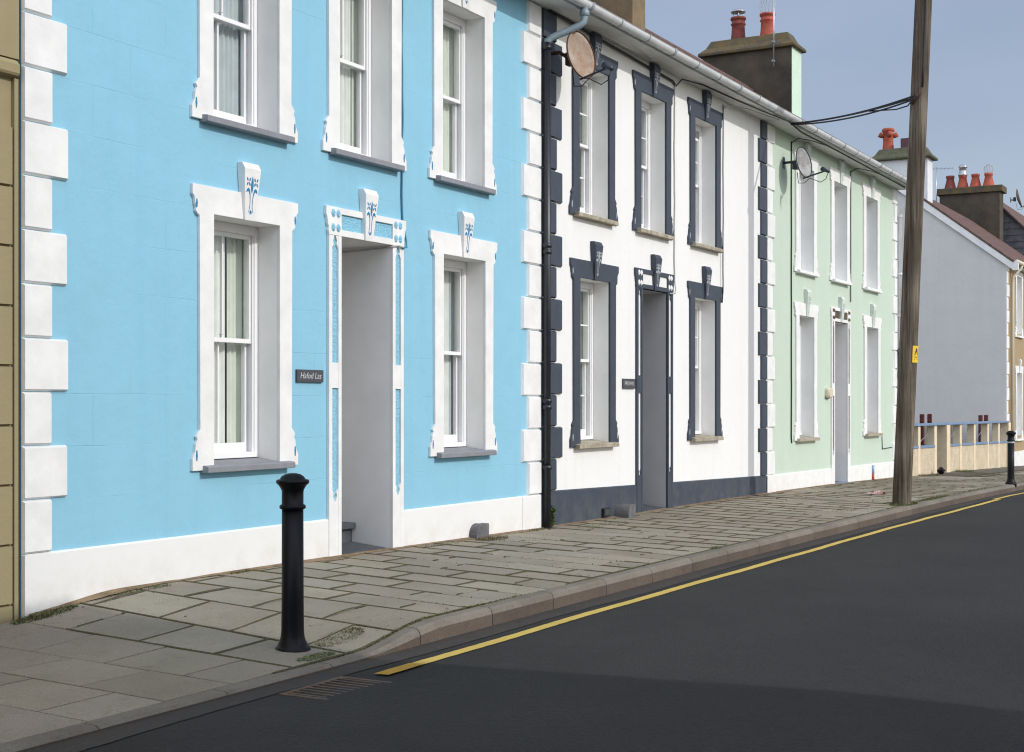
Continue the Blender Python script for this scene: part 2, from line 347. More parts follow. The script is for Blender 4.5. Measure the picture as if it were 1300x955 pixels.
# ------------------------------------------------------------------ ground levels
def lerp_tab(t, x):
    if x <= t[0][0]: return t[0][1]
    for (a, b), (c, d) in zip(t, t[1:]):
        if x <= c: return b+(d-b)*(x-a)/(c-a)
    return t[-1][1]
GT = [(6.1, -.10), (6.55, -.055), (6.8, -.03), (7.3, .03), (9.5, .028), (13.7, -.022), (21, -.045), (25, -.085), (28.9, -.16), (33, -.215), (41, -.40), (60, -.95), (75, -1.1)]
RT = [(0, -.185), (6, -.195), (13.7, -.205), (21, -.245), (25, -.285), (28.9, -.35), (33, -.40), (41, -.58), (60, -1.13), (75, -1.28)]
def sm(t, x, w=.5): return sum(lerp_tab(t, x+w*k/3) for k in range(-3, 4))/7
def g(x): return sm(GT, x, .12 if x < 8 else 1.0)
def gr(x): return sm(RT, x, 1.5)
KY = -2.42           # street face of the kerb
def kup(x):          # kerb upstand: dropped at the near end
    t = max(0, min(1, (x-7.02)/.85)); return .025+.105*t*t*(3-2*t)
def pz(x, y):
    t = max(0, min(1, -y/2.42)); return g(x)*(1-t)+(gr(x)+kup(x))*t
def rz(x, y):
    c = -5.3; d = min(abs(y-KY), abs(y+8.2)) if -8.2 <= y <= KY else 0
    return gr(x)+.022*d
def xs(a, b, st):
    n = max(1, int(round((b-a)/st))); return [a+(b-a)*i/n for i in range(n+1)]
def sheet(name, m, X, Y, zf, label=None):
    mb = MB(); vs = [(x, y, zf(x, y)) for y in Y for x in X]; n = len(X)
    fs = [(j*n+i, j*n+i+1, (j+1)*n+i+1, (j+1)*n+i) for j in range(len(Y)-1) for i in range(n-1)]
    mb.add(vs, fs, 0, True); o = mb.build(name, m); o['kind'] = 'structure'; return o
FX = [-300, -120, -60, -30, -15, -8, -2]+xs(0, 12, .25)[0:]+xs(13, 45, 1)+[50, 55, 60, 68, 76, 100, 160, 300, 600]
sheet('ground', 'yard', FX, [-600, -200, -80, -40, -20, -13, -8.6, -5, -2.4, -.0, 2, 5, 12, 30, 80, 200, 600], lambda x, y: min(g(x), gr(x))-.18)
sheet('road', 'road', [-120, -60, -30, -15, -8, -4]+xs(-2, 45, .5)+[50, 55, 60, 68, 76, 120], [-8.2, -7, -6, -5.3, -4.6, -4, -3.4, -2.9, -2.6, -2.40], rz)
# dusty channel between kerb and line, ragged outer edge
mb = MB(); X = xs(-2, 60, .12); vs = []
for x in X:
    vs.append((x, -2.405, rz(x, -2.42)+.004)); yo = -2.63+.035*math.sin(x*1.3)*math.sin(x*.37)+R.uniform(-.006, .006)
    vs.append((x, yo, rz(x, yo)+.004))
mb.add(vs, [(2*i, 2*i+1, 2*i+3, 2*i+2) for i in range(len(X)-1)]); mb.build('road_edge', 'channel')['kind'] = 'structure'
# far kerb and footway across the street
mb = MB(); X = xs(-40, 76, 2)
for a, b in zip(X, X[1:]):
    mb.hexa([(a, -8.33, gr(a)-.1), (b, -8.33, gr(b)-.1), (b, -8.2, gr(b)-.1), (a, -8.2, gr(a)-.1)], [(a, -8.33, gr(a)+.11), (b, -8.33, gr(b)+.11), (b, -8.2, gr(b)+.11), (a, -8.2, gr(a)+.11)])
mb.build('kerb', 'kerb')['kind'] = 'structure'
sheet('pavement', 'patch', X, [-12.0, -10, -8.33], lambda x, y: gr(x)+.105)
# yellow line, slightly wobbly, its worn start darkened to orange for the shadow across it
def line(x0, x1, m, w0, name, yc=-2.785, lift=.005):
    mb = MB(); X = xs(x0, x1, .06); vs = []
    for x in X:
        c = yc+.012*math.sin(x*.8)+.006*math.sin(x*2.9); w = w0*.5+R.uniform(-.003, .003)
        vs += [(x, c+w, rz(x, c+w)+lift), (x, c-w, rz(x, c-w)+lift)]
    mb.add(vs, [(2*i, 2*i+1, 2*i+3, 2*i+2) for i in range(len(X)-1)]); o = mb.build(name, m); o['kind'] = 'structure'
line(6.98, 24.95, 'yline', .092, 'yellow_line'); line(24.98, 70, 'yline', .08, 'yellow_line', -2.70)
line(6.62, 7.0, 'yline_shaded', .10, 'yellow_line', -2.80, .012)

# paving: bedding sheet with moss in the joints, then the slabs one by one in courses
sheet('paving_joints', 'moss', [-30, -15, -6]+xs(0, 44, .1)+[50, 60, 76], [-2.31, -1.8, -1.2, -.6, 0.03], lambda x, y: pz(x, y)-(.02 if 6 < x < 8.6 else .0075))
mb = MB(); x = -6.0; row = 0; XJ = []; SL = []
while x < 60:
    w = .52 if x < 7.6 else .388; XJ.append(x); offs = (row % 2)*.29+R.uniform(-.03, .03)
    ys = [-2.295]; yy = -2.295+.60-offs*.9
    while yy < -.12:
        ys.append(yy); yy += .60
    ys.append(-.012)
    SL.append((x, w, list(ys))); patchy = 30.6 < x < 60
    for a, b in zip(ys, ys[1:]):
        if patchy and b > -.9: continue
        gp = .0055+R.random()*.003; x0, x1, y0, y1 = x+gp, x+w-gp, a+gp, b-gp
        if y1-y0 < .05: continue
        j = [R.uniform(-.0025, .0025) for _ in range(4)]
        t = R.uniform(.87, 1.09); tn = (t*R.uniform(.98, 1.03), t, t*R.uniform(.95, 1.01))
        c = [(x0, y0), (x1, y0), (x1, y1), (x0, y1)]
        mb.hexa([(p, q, pz(p, q)-.05) for p, q in c], [(p, q, pz(p, q)+j[i]) for i, (p, q) in enumerate(c)], 0, tn)
    x += w; row += 1
o = mb.build('pavement_slabs', 'slab', bevel=.002); o['kind'] = 'structure'
sheet('gravel_patch', 'patch', xs(30.6, 60, .4), [-.95, -.5, 0.03], lambda x, y: pz(x, y)+.004*math.sin(x*9))
# kerb stones
mb = MB(); x = -6.1
while x < 60:
    L_ = .915; a, b = x+.004, x+L_-.004; n = 4; t = R.uniform(.85, 1.08); tn = (t, t*.99, t*.97)
    X = [a+(b-a)*i/n for i in range(n+1)]
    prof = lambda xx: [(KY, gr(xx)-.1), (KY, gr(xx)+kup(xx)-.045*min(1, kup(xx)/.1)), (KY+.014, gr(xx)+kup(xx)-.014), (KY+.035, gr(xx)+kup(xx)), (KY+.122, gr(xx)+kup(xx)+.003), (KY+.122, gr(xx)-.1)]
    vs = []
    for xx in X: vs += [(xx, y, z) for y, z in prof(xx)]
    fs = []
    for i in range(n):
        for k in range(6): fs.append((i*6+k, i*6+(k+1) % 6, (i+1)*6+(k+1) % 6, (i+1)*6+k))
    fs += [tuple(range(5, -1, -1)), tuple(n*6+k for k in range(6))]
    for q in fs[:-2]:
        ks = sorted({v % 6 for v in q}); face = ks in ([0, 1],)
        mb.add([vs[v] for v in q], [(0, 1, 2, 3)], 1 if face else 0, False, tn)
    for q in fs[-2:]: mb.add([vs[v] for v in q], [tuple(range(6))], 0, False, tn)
    x += L_
mb.build('kerb_stones', ['kerb_top', 'kerb'])['kind'] = 'structure'

# ------------------------------------------------------------------ house parts
ZS = 5.70            # soffit level
def front_wall(mb, x0, x1, ztop, holes, y=0., step=.8):
    """front skin with holes [(xa,xb,za,zb)] on plane y, from below ground to ztop"""
    Xs = sorted(set([x0, x1]+[h[0] for h in holes]+[h[1] for h in holes])); Zs = sorted(set([-1.0, ztop]+[h[2] for h in holes]+[h[3] for h in holes]))
    for a, b in zip(Xs, Xs[1:]):
        for c, d in zip(Zs, Zs[1:]):
            if any(h[0]-1e-4 <= a and b <= h[1]+1e-4 and h[2]-1e-4 <= c and d <= h[3]+1e-4 for h in holes): continue
            mb.add([(a, y, c), (b, y, c), (b, y, d), (a, y, d)], [(0, 1, 2, 3)])
def shell(x0, x1, depth, ztop, ridge_y, ridge_z, mb):
    """party walls, back wall"""
    for x in (x0+.01, x1-.01):
        mb.add([(x, 0.004, -1), (x, depth, -1), (x, depth, ztop), (x, ridge_y, ridge_z), (x, 0.004, ztop)], [(0, 1, 2, 3, 4)])
    mb.add([(x0+.01, depth, -1), (x1-.01, depth, -1), (x1-.01, depth, ztop), (x0+.01, depth, ztop)], [(0, 1, 2, 3)])

EAR = [(.640, -.0), (.640, -.075), (.618, -.10), (.612, -.145), (.598, -.175), (.604, -.20), (.585, -.222), (.562, -.235)]
def surround(c, z0, z1, oz0, oz1, oh, lh, y=-.028, feet=True, mi=0, yb=.22):
    """plaster surround: legs with scrolled feet, head with scrolled ears, reveals lining the opening"""
    mb = MB()
    R_ = []
    if feet:
        R_ += [(.640, z0), (.640, z0+.09), (.612, z0+.14), (.604, z0+.20), (.585, z0+.235), (.60, z0+.26), (lh+.01, z0+.30), (lh, z0+.31)]
    else: R_ += [(lh, z0)]
    R_ += [(x, z1+dz) for x, dz in reversed(EAR)]
    right = [(c+x, z) for x, z in R_]
    left = [(c-x, z) for x, z in reversed(R_)]
    inner = [(c-oh, z0), (c-oh, oz1), (c+oh, oz1), (c+oh, z0)]
    mb.prism(right+left+inner, y, .0, mi)
    return mb
def reveals(c, oz0, oz1, oh, yb, y=.0):
    mb = MB()
    a, b = c-oh, c+oh
    mb.add([(a, y, oz0), (a, yb, oz0), (a, yb, oz1), (a, y, oz1)], [(0, 1, 2, 3)])
    mb.add([(b, y, oz0), (b, yb, oz0), (b, yb, oz1), (b, y, oz1)], [(3, 2, 1, 0)])
    mb.add([(a, y, oz1), (b, y, oz1), (b, yb, oz1), (a, yb, oz1)], [(0, 1, 2, 3)])
    return mb
def scroll_holes(c, z0, z1, y, feet=True):
    """little pierced openings in the ears and feet"""
    mb = MB()
    L_ = [(z1-.10, z1-.19, .615)]
    if feet: L_.append((z0+.17, z0+.06, .615))
    for s in (-1, 1):
        for za, zb, x in L_:
            n = 6; pts = []
            for i in range(n):
                a = 2*math.pi*i/n; pts.append((c+s*(x-.018+.010*math.cos(a)), (za+zb)/2+abs(za-zb)*.42*math.sin(a)))
            mb.prism(pts if s > 0 else pts, y-.0025, y+.002)
    return mb

def keystone(c, zb, zt, ybase=-.028):
    mb = MB(); zc = zt-.05
    b0, b1, t0, t1 = .058, .107, -.045, -.08
    B = [(c-b0, ybase+.005, zb), (c+b0, ybase+.005, zb), (c+b0, t0, zb), (c-b0, t0, zb)]
    # sections: bottom, near top, top chamfer
    sec = [(b0, t0, zb), (b1-.008, t1, zc), (b1-.006, t1+.028, zt)]
    vs = []
    for h, yf, z in sec: vs += [(c-h, yf, z), (c+h, yf, z), (c+h, 0.0, z), (c-h, 0.0, z)]
    fs = [(0, 1, 2, 3), (8, 11, 10, 9)]
    for i in range(2):
        for k in range(4): fs.append((i*4+k, i*4+(k+1) % 4, (i+1)*4+(k+1) % 4, (i+1)*4+k))
    mb.add(vs, fs)
    return mb
def key_ornament(c, zb, zt):
    """pierced floral pattern on the face of a keystone"""
    mb = MB(); H = (zt-.05)-zb
    yf = lambda z: -.045+(-.08+.045)*(z-zb)/H-.0025
    def poly(pts):
        pts = [(x*.88, v) for x, v in pts]; n = len(pts); vs = [(c+x, yf(zb+v*H), zb+v*H) for x, v in pts]+[(c+x, yf(zb+v*H)+.006, zb+v*H) for x, v in pts]
        fs = [tuple(range(n)), tuple(range(2*n-1, n-1, -1))]+[(i, (i+1) % n, (i+1) % n+n, i+n) for i in range(n)]
        mb.add(vs, fs)
    poly([(0, .52), (.013, .60), (.017, .69), (.012, .78), (0, .86), (-.012, .78), (-.017, .69), (-.013, .60)])
    for s in (-1, 1):
        poly([(s*x, v) for x, v in [(.018, .50), (.028, .59), (.050, .625), (.070, .59), (.076, .53), (.055, .555), (.040, .55), (.030, .50)]])
        poly([(s*x, v) for x, v in [(.020, .52), (.030, .52), (.022, .42), (.018, .30), (.024, .20), (.034, .14), (.026, .16), (.014, .24), (.012, .34), (.015, .44)]])
        for (x, v, a) in [(.034, .79, .5), (.068, .79, -.5), (.036, .70, -.6), (.066, .70, .5)]:
            pts = []
            for i in range(6):
                t = 2*math.pi*i/6; u, w = .0085*math.cos(t), .017*math.sin(t)
                pts.append((s*(x+u*math.cos(a)-w*math.sin(a)), v+(u*math.sin(a)+w*math.cos(a))/H))
            poly(pts)
    poly([(-.016, .16), (-.008, .11), (0, .13), (.008, .11), (.016, .16), (0, .20)])
    return mb

def sill(c, z_top, h, half, proj, mat_, parent, thick=.055):
    mb = MB(); n = 6; X = xs(c-half, c+half, .17)
    for a, b in zip(X, X[1:]): pass
    zb = z_top-thick
    mb.prismx([(.20, zb), (-proj+.03, zb), (-proj+.03, zb), (-proj, zb+.002), (-proj, z_top-.012), (-proj+.006, z_top-.004), (.20, z_top+.03)], c-half, c+half)
    return part(mb, 'sill', mat_, parent, .004)

def sash_window(parent, c, z0, z1, half, style, curtain, fm='timber', open_gap=0):
    """box sash in the recess: frame > sashes, panes, curtain"""
    a, b = c-half, c+half; mb = MB(); Y0 = .20
    fw = .045
    mb.box(a, a+fw, Y0, Y0+.12, z0, z1); mb.box(b-fw, b, Y0, Y0+.12, z0, z1)
    mb.box(a+fw, b-fw, Y0, Y0+.12, z1-.075, z1); mb.box(a+fw, b-fw, Y0-.02, Y0+.12, z0, z0+.045)
    mb.box(a+fw, a+fw+.018, Y0+.01, Y0+.022, z0+.045, z1-.075); mb.box(b-fw-.018, b-fw, Y0+.01, Y0+.022, z0+.045, z1-.075)
    fr = part(mb, 'window', fm, parent, .003)
    ia, ib = a+fw, b-fw; zt = z1-.075; zbm = z0+.045; zm = (zt+zbm)/2+.02
    nx, ny, st = style
    def sash(zA, zB, y, low):
        m2 = MB(); s = .04; d = .04; br = .075 if low else .035; tr = .035
        m2.box(ia, ia+s, y, y+d, zA, zB); m2.box(ib-s, ib, y, y+d, zA, zB)
        m2.box(ia+s, ib-s, y, y+d, zA, zA+br); m2.box(ia+s, ib-s, y, y+d, zB-tr, zB)
        gx0, gx1, gz0, gz1 = ia+s, ib-s, zA+br, zB-tr
        for k in range(1, nx):
            xx = gx0+(gx1-gx0)*k/nx; m2.box(xx-.009, xx+.009, y+.006, y+.032, gz0, gz1)
        for k in range(1, ny):
            zz = gz0+(gz1-gz0)*k/ny
            Xb = [gx0]+[v for q in range(1, nx) for v in (gx0+(gx1-gx0)*q/nx-.009, gx0+(gx1-gx0)*q/nx+.009)]+[gx1]
            for q in range(0, len(Xb), 2): m2.box(Xb[q], Xb[q+1], y+.007, y+.031, zz-.009, zz+.009)
        part(m2, 'sash', fm, fr, .002)
        m3 = MB(); m3.add([(gx0, y+.02, gz0), (gx1, y+.02, gz0), (gx1, y+.02, gz1), (gx0, y+.02, gz1)], [(0, 1, 2, 3)])
        part(m3, 'pane', 'glass', fr)
        return gx0, gx1, gz0, gz1
    sash(zm-.02, zt-open_gap, Y0+.026, False)
    sash(zbm, zm+.02, Y0+.072, True)
    if st:
        m2 = MB(); m2.lathe([(.012, 0), (.012, .02), (.02, .022), (.02, .028)], (c, Y0+.05, zm+.02), 8); part(m2, 'catch', 'zinc', fr)
    # curtain: folded cloth drawn to both sides, dim room behind
    for (xa, xb, m_) in curtain:
        m2 = MB(); X = xs(ia+(ib-ia)*xa, ia+(ib-ia)*xb+(.75 if xb == 1 else 0), .009); vs = []; ph = R.random()*6
        for zz in (z0+.02, z1-.02):
            for xx in X: vs.append((xx, Y0+.148+.014*math.sin(xx*95+ph+1.3*math.sin(xx*23)), zz))
        n = len(X); m2.add(vs, [(i, i+1, n+i+1, n+i) for i in range(n-1)], 0, True)
        part(m2, 'curtain', m_, fr)
    return fr

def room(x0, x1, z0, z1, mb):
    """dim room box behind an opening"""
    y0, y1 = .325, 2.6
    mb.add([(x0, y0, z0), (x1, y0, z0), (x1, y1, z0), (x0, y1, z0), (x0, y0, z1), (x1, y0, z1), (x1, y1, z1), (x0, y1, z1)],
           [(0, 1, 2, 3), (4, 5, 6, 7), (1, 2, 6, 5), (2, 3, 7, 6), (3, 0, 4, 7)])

def quoins(parent, xe, side, z0, pitch, zt, m, first_long, start=0, wl=.40, ws=.27, proj=.03):
    """side=+1: blocks run from xe to the right; -1: to the left"""
    z = z0; k = 0
    while z < zt-.03:
        z2 = min(z+pitch, zt); w = (wl if (k+first_long) % 2 == 0 else ws)+R.uniform(-.006, .006)
        a, b = (xe, xe+w) if side > 0 else (xe-w, xe)
        mb = MB(); cf = .014; gap = .0025; pr = proj+R.uniform(-.003, .003)
        B = [(a, .0, z+gap), (b, .0, z+gap), (b, .0, z2-gap), (a, .0, z2-gap)]
        ca, cb = (.004, cf) if side > 0 else (cf, .004)
        F = [(a+ca, -pr, z+gap+cf), (b-cb, -pr, z+gap+cf), (b-cb, -pr, z2-gap-cf), (a+ca, -pr, z2-gap-cf)]
        mb.add(B+F, [(4, 5, 6, 7), (0, 1, 5, 4), (1, 2, 6, 5), (2, 3, 7, 6), (3, 0, 4, 7)])
        part(mb, 'quoin', m, parent); z = z2; k += 1

def door_surround(parent, c, zb, m, pm, orn, oh=.395, z1=3.045, oz1=2.80, zblocks=(1.48, 1.70), foot=.50, hand=False):
    """door case: panelled legs, lintel with four roundels at each end, sunk rough panels"""
    lh = .575; y = -.03
    out = MB()
    # legs built from fillets so that the sunk panels are real recesses
    for s in (-1, 1):
        xi, xo = c+s*oh, c+s*lh
        lo, hi = min(xi, xo), max(xi, xo)
        f = .045
        top = oz1-.002
        out.box(lo, lo+f, y, 0, zb, top); out.box(hi-f, hi, y, 0, zb, top)
        out.box(lo+f, hi-f, y+.002, 0, zb, foot); out.box(lo+f, hi-f, y+.002, 0, zblocks[0], zblocks[1]); 
        # pointed tracery at panel ends
        mid = (lo+hi)/2
        for (zz, d) in ((foot, 1), (oz1-.002, -1)):
            for q in (-1, 1):
                out.prism([(mid+q*(hi-lo-2*f)/2, zz), (mid+q*(hi-lo-2*f)/2, zz+d*.11), (mid+q*.022, zz+d*.075), (mid+q*.03, zz+d*.045), (mid+q*.008, zz)][::(1 if q*d < 0 else -1)], y+.003, 0)
    # head
    eh = .615
    left = [(-eh, z1), (-eh, z1-.07), (-.60, z1-.10), (-.592, z1-.15), (-.578, z1-.18), (-.585, z1-.205), (-lh, z1-.235), (-lh, oz1)]
    for s in (-1, 1):
        pts = [(c+s*x*-1, z) for x, z in left]+[(c+s*oh, oz1), (c+s*oh, z1)]
        if s > 0: pts = pts[::-1]
        out.prism(pts, y, 0)
    out.box(c-oh, c+oh, y, 0, z1-.055, z1); out.box(c-oh, c+oh, y, 0, oz1, oz1+.055)
    surr = part(out, 'door_surround', m, parent, .002)
    mb = MB(); mb.box(c-oh, c+oh, -.012, 0, oz1+.055, z1-.055)
    for s in (-1, 1):
        lo, hi = sorted((c+s*oh, c+s*lh)); mb.box(lo+.045, hi-.045, -.010, 0, foot, zblocks[0]); mb.box(lo+.045, hi-.045, -.010, 0, zblocks[1], oz1-.002)
    part(mb, 'sunk_panel', pm, surr)
    mb = MB()
    for s in (-1, 1):
        cx = c+s*(oh+.085)
        for dx in (-.036, .036):
            for dz in (-.062, .062):
                n = 12; ctr = (cx+dx, (oz1+z1)/2+.005+dz); r = .029
                ring = [(ctr[0]+r*math.cos(2*math.pi*k/n), y-.001, ctr[1]+r*1.25*math.sin(2*math.pi*k/n)) for k in range(n)]
                ring2 = [(ctr[0]+.6*r*math.cos(2*math.pi*k/n), y-.011, ctr[1]+.75*r*math.sin(2*math.pi*k/n)) for k in range(n)]
                fs = [(k, (k+1) % n, n+(k+1) % n, n+k) for k in range(n)]+[tuple(range(n, 2*n))]
                mb.add(ring+ring2, fs, 0, False)
    part(mb, 'roundel', orn[0], surr)
    kb = keystone(c, oz1-.005, 3.255); ky = part(kb, 'keystone', orn[2], surr, .004)
    part(key_ornament(c, oz1, 3.255), 'carving', orn[1], surr)
    return surr

def door_recess(parent, c, zb, top, oh, m, depth=1.0, dm='door'):
    mb = MB(); a, b = c-oh, c+oh
    mb.add([(a, 0, zb-.05), (a, depth, zb-.05), (a, depth, top), (a, 0, top)], [(0, 1, 2, 3)])
    mb.add([(b, 0, zb-.05), (b, depth, zb-.05), (b, depth, top), (b, 0, top)], [(3, 2, 1, 0)])
    mb.add([(a, 0, top), (b, 0, top), (b, depth, top), (a, depth, top)], [(0, 1, 2, 3)])
    part(mb, 'door_recess', m, parent)
    mb = MB(); mb.hexa([(a+.002, -.02, zb-.08), (b-.002, -.02, zb-.08), (b-.002, depth, zb-.08), (a+.002, depth, zb-.08)], [(a+.002, -.02, zb+.0), (b-.002, -.02, zb+.0), (b-.002, .43, zb+.045), (a+.002, .43, zb+.045)])
    part(mb, 'threshold', 'slate_floor', parent)
    mb = MB(); mb.box(a+.002, b-.002, .43, depth, zb-.05, zb+.17); mb.box(a+.002, b-.002, .385, depth, zb+.171, zb+.225)
    part(mb, 'doorstep', 'slate_floor', parent, .006)
    dz = zb+.225
    mb = MB(); mb.box(a, a+.06, depth-.06, depth, dz, top); mb.box(b-.06, b, depth-.06, depth, dz, top); mb.box(a+.06, b-.06, depth-.06, depth, top-.06, top); mb.box(a+.06, b-.06, depth-.055, depth, dz+2.0, dz+2.05)
    mb.box(a, b, depth, depth+.02, zb, top+.05)
    fr = part(mb, 'door_frame', 'timber', parent)
    mb = MB(); mb.box(a+.062, b-.062, depth-.045, depth-.003, dz, dz+1.998)
    for zz in (dz+.15, dz+1.05):
        for xx in (a+.13, c+.03): mb.box(xx, xx+.19, depth-.053, depth-.045, zz, zz+.7)
    d = part(mb, 'door', dm, parent, .004)
    mb = MB(); mb.lathe([(.02, 0), (.028, .02), (.02, .045), (.004, .05)], (0, 0, 0), 10)
    mb.v = [(a+.12+x, depth-.045-z, dz+1.0+y) for x, y, z in mb.v]
    part(mb, 'door_knob', 'zinc', d)

def lintel_wires(): pass

def eaves(parent, x0, x1, gm='pvc_white', depth=6.0, pitch=.644, ridge=3.0, roofm='roof_brown'):
    # soffit board + fascia
    mb = MB(); mb.box(x0, x1, -.33, .30, ZS, ZS+.02); part(mb, 'soffit', 'soffit', parent)
    mb = MB(); mb.box(x0, x1, -.345, -.33, ZS-.012, ZS+.13); part(mb, 'fascia', 'soffit', parent)
    # roof: two slopes with coursed slates (slight overlaps)
    mb = MB(); y = -.40; z = ZS+.10; n = 16; dy = (ridge+.40)/n
    for i in range(n):
        ya, yb = y+dy*i, y+dy*(i+1); za, zb_ = z+pitch*dy*i+.012, z+pitch*dy*(i+1)
        mb.hexa([(x0, ya, za-.03), (x1, ya, za-.03), (x1, yb, zb_-.03), (x0, yb, zb_-.03)], [(x0, ya, za), (x1, ya, za), (x1, yb+.01, zb_+.004), (x0, yb+.01, zb_+.004)])
    zr = z+pitch*(ridge+.40)
    mb.hexa([(x0, ridge+.012, zr-.03), (x1, ridge+.012, zr-.03), (x1, 2*ridge+.4, z-.03), (x0, 2*ridge+.4, z-.03)], [(x0, ridge+.012, zr), (x1, ridge+.012, zr), (x1, 2*ridge+.4, z), (x0, 2*ridge+.4, z)])
    rf = part(mb, 'roof', roofm, parent)
    mb = MB(); X = xs(x0, x1, .45)
    for a, b in zip(X, X[1:]):
        mb.prismx([(ridge-.16, zr-.09), (ridge, zr+.03), (ridge+.16, zr-.09), (ridge+.16, zr-.06), (ridge, zr+.065), (ridge-.16, zr-.06)], a+.003, b-.003)
    part(mb, 'ridge_tile', 'roof_brown', rf)
    # half-round gutter with brackets and unions
    mb = MB(); n = 10; r = .062; cy, cz = -.41, ZS+.055; vs = []; fs = []
    prof = [(cy+r*math.cos(math.pi+math.pi*k/n), cz+r*math.sin(math.pi+math.pi*k/n)*1.05) for k in range(n+1)]
    prof = [(cy-r-.006, cz+.008)]+prof+[(cy+r+.004, cz+.008)]
    inner = [(cy+(yy-cy)*.93, cz+(zz-cz)*.93+.003) for yy, zz in prof[::-1]]
    P = prof+inner; mb.prismx(P, x0, x1)
    gt = part(mb, 'gutter', gm, parent)
    for p in gt.data.polygons: p.use_smooth = False
    x = x0+.35; k = 0
    while x < x1-.06:
        mb = MB()
        w = .02 if k % 3 else .055
        pr = [(cy+(r+.007)*math.cos(math.pi+math.pi*q/n), cz+(r+.007)*math.sin(math.pi+math.pi*q/n)*1.05) for q in range(n+1)]
        pr = [(cy-r-.012, cz+.014)]+pr+[(cy+r+.004, cz+.014)]
        mb.prismx(pr+[(cy+(yy-cy)*.95, cz+(zz-cz)*.95) for yy, zz in pr[::-1]], x, x+w)
        if k % 3: mb.box(x, x+w, -.35, -.345, ZS, ZS+.09)
        part(mb, 'gutter_bracket', 'pvc_union', gt)
        x += .78; k += 1
    
    return rf

def house(name, x0, x1, label, wallm, trimm, bandm, cs, band, lower_sill, style, curt, extra):
    loc = (x0, 0, 0)
    H_ = thing(name, loc, label, 'house')
    w1, d, w2 = cs; oh = .40
    holes = [(w1-oh, w1+oh, lower_sill+.02, 2.80), (w2-oh, w2+oh, lower_sill+.02, 2.80), (d-.395, d+.395, -1.0, 2.80)]
    ups = extra['ups']
    for c in ups: holes.append((c-oh, c+oh, 3.53, 5.28))
    mb = MB(); front_wall(mb, x0, x1, ZS+.02, holes); shell(x0, x1, 6.0, ZS+.1, 3.0, 8.1, mb)
    part(mb, 'wall', wallm, H_)
    mb = MB()
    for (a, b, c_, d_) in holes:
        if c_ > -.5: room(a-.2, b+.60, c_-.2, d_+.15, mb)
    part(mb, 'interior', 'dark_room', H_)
    # plinth, split at the door
    za, zb = band
    zl = lambda x: za+(zb-za)*(x-x0)/(x1-x0)
    for a, b in ((x0+extra.get('pl', 0), d-.575), (d+.575, x1-extra.get('pr', 0))):
        mb = MB(); X = xs(a, b, .6)
        for p, q in zip(X, X[1:]):
            mb.add([(p, -.022, -.9), (q, -.022, -.9), (q, -.022, zl(q)-.008), (p, -.022, zl(p)-.008), (q, 0, zl(q)+.004), (p, 0, zl(p)+.004)], [(0, 1, 2, 3), (3, 2, 4, 5)])
        for p in (a, b): mb.add([(p, -.022, -.9), (p, 0, -.9), (p, 0, zl(p)), (p, -.022, zl(p)-.008)], [(0, 1, 2, 3)])
        part(mb, 'plinth', bandm, H_)
    orn = extra['orn']
    k = 0
    for c, z0, z1, o1 in [(w1, lower_sill, 3.01, 2.80), (w2, lower_sill, 3.01, 2.80)]+[(u, 3.51, 5.50, 5.28) for u in ups]:
        sr = part(surround(c, z0, z1, z0, o1, oh, .555), 'window_surround', trimm, H_, .003)
        part(reveals(c, z0, o1, oh, .21), 'reveal', extra.get('rev', 'reveal'), sr)
        part(scroll_holes(c, z0, z1, -.028), 'scroll', orn[1], sr)
        zt = 3.25 if z0 < 2 else ZS-.003
        part(keystone(c, o1-.005, zt), 'keystone', orn[2], sr, .004)
        part(key_ornament(c, o1, zt), 'carving', orn[1], sr)
        sill(c, z0+.035, .06, .53, .085, extra['sill'] if z0 < 2 else extra.get('sill_up', extra['sill']), H_)
        cu = curt[k % len(curt)]
        sash_window(H_, c, z0+.07, o1, oh, style, cu, extra.get('fm', 'timber'), extra.get('gap', {}).get(k, 0)); k += 1
    return H_

# ---- blue house
bx0, bx1 = 6.555, 13.745
CB = [[(.0, .30, 'curtain'), (.32, .72, 'net'), (.74, 1, 'curtain')], [(0, .7, 'curtain'), (.72, .88, 'net'), (.9, 1, 'blind')], [(0, .45, 'blind'), (.52, 1, 'blind')], [(0, .6, 'curtain'), (.62, .86, 'net'), (.9, 1, 'curtain')], [(0, .62, 'net'), (.65, 1, 'curtain')]]
HB = house('blue_house', bx0, bx1, 'sky blue rendered terraced house with white quoins and white scrolled window surrounds', 'blue', 'trim', 'band_white',
           (8.805, 10.445, 12.125), (.352, .352), .838, (2, 1, True), CB,
           dict(ups=(8.80, 10.43, 12.11), orn=('panel_blue', 'orn_blue', 'trim'), sill='sill_grey', pl=.03, pr=.03))
quoins(HB, bx0, 1, .355, .357, ZS, 'trim', 1, wl=.385, ws=.25)
mbq = MB(); 
quoins(HB, bx1-.02, -1, .355, .357, ZS, 'trim', 1, wl=.41, ws=.28)
mb = MB(); mb.box(bx1-.44, bx1-.02, -.034, 0, -.5, .352); part(mb, 'quoin', 'band_white', HB, .012)
mb = MB(); mb.box(bx0, bx0+.03, -.035, 0, -.5, .352); part(mb, 'quoin', 'band_white', HB)
door_surround(HB, 10.445, -.1, 'trim', 'panel_blue', ('panel_blue', 'orn_blue', 'trim'))
door_recess(HB, 10.445, .015, 2.80, .395, 'reveal')
eaves(HB, bx0, bx1)

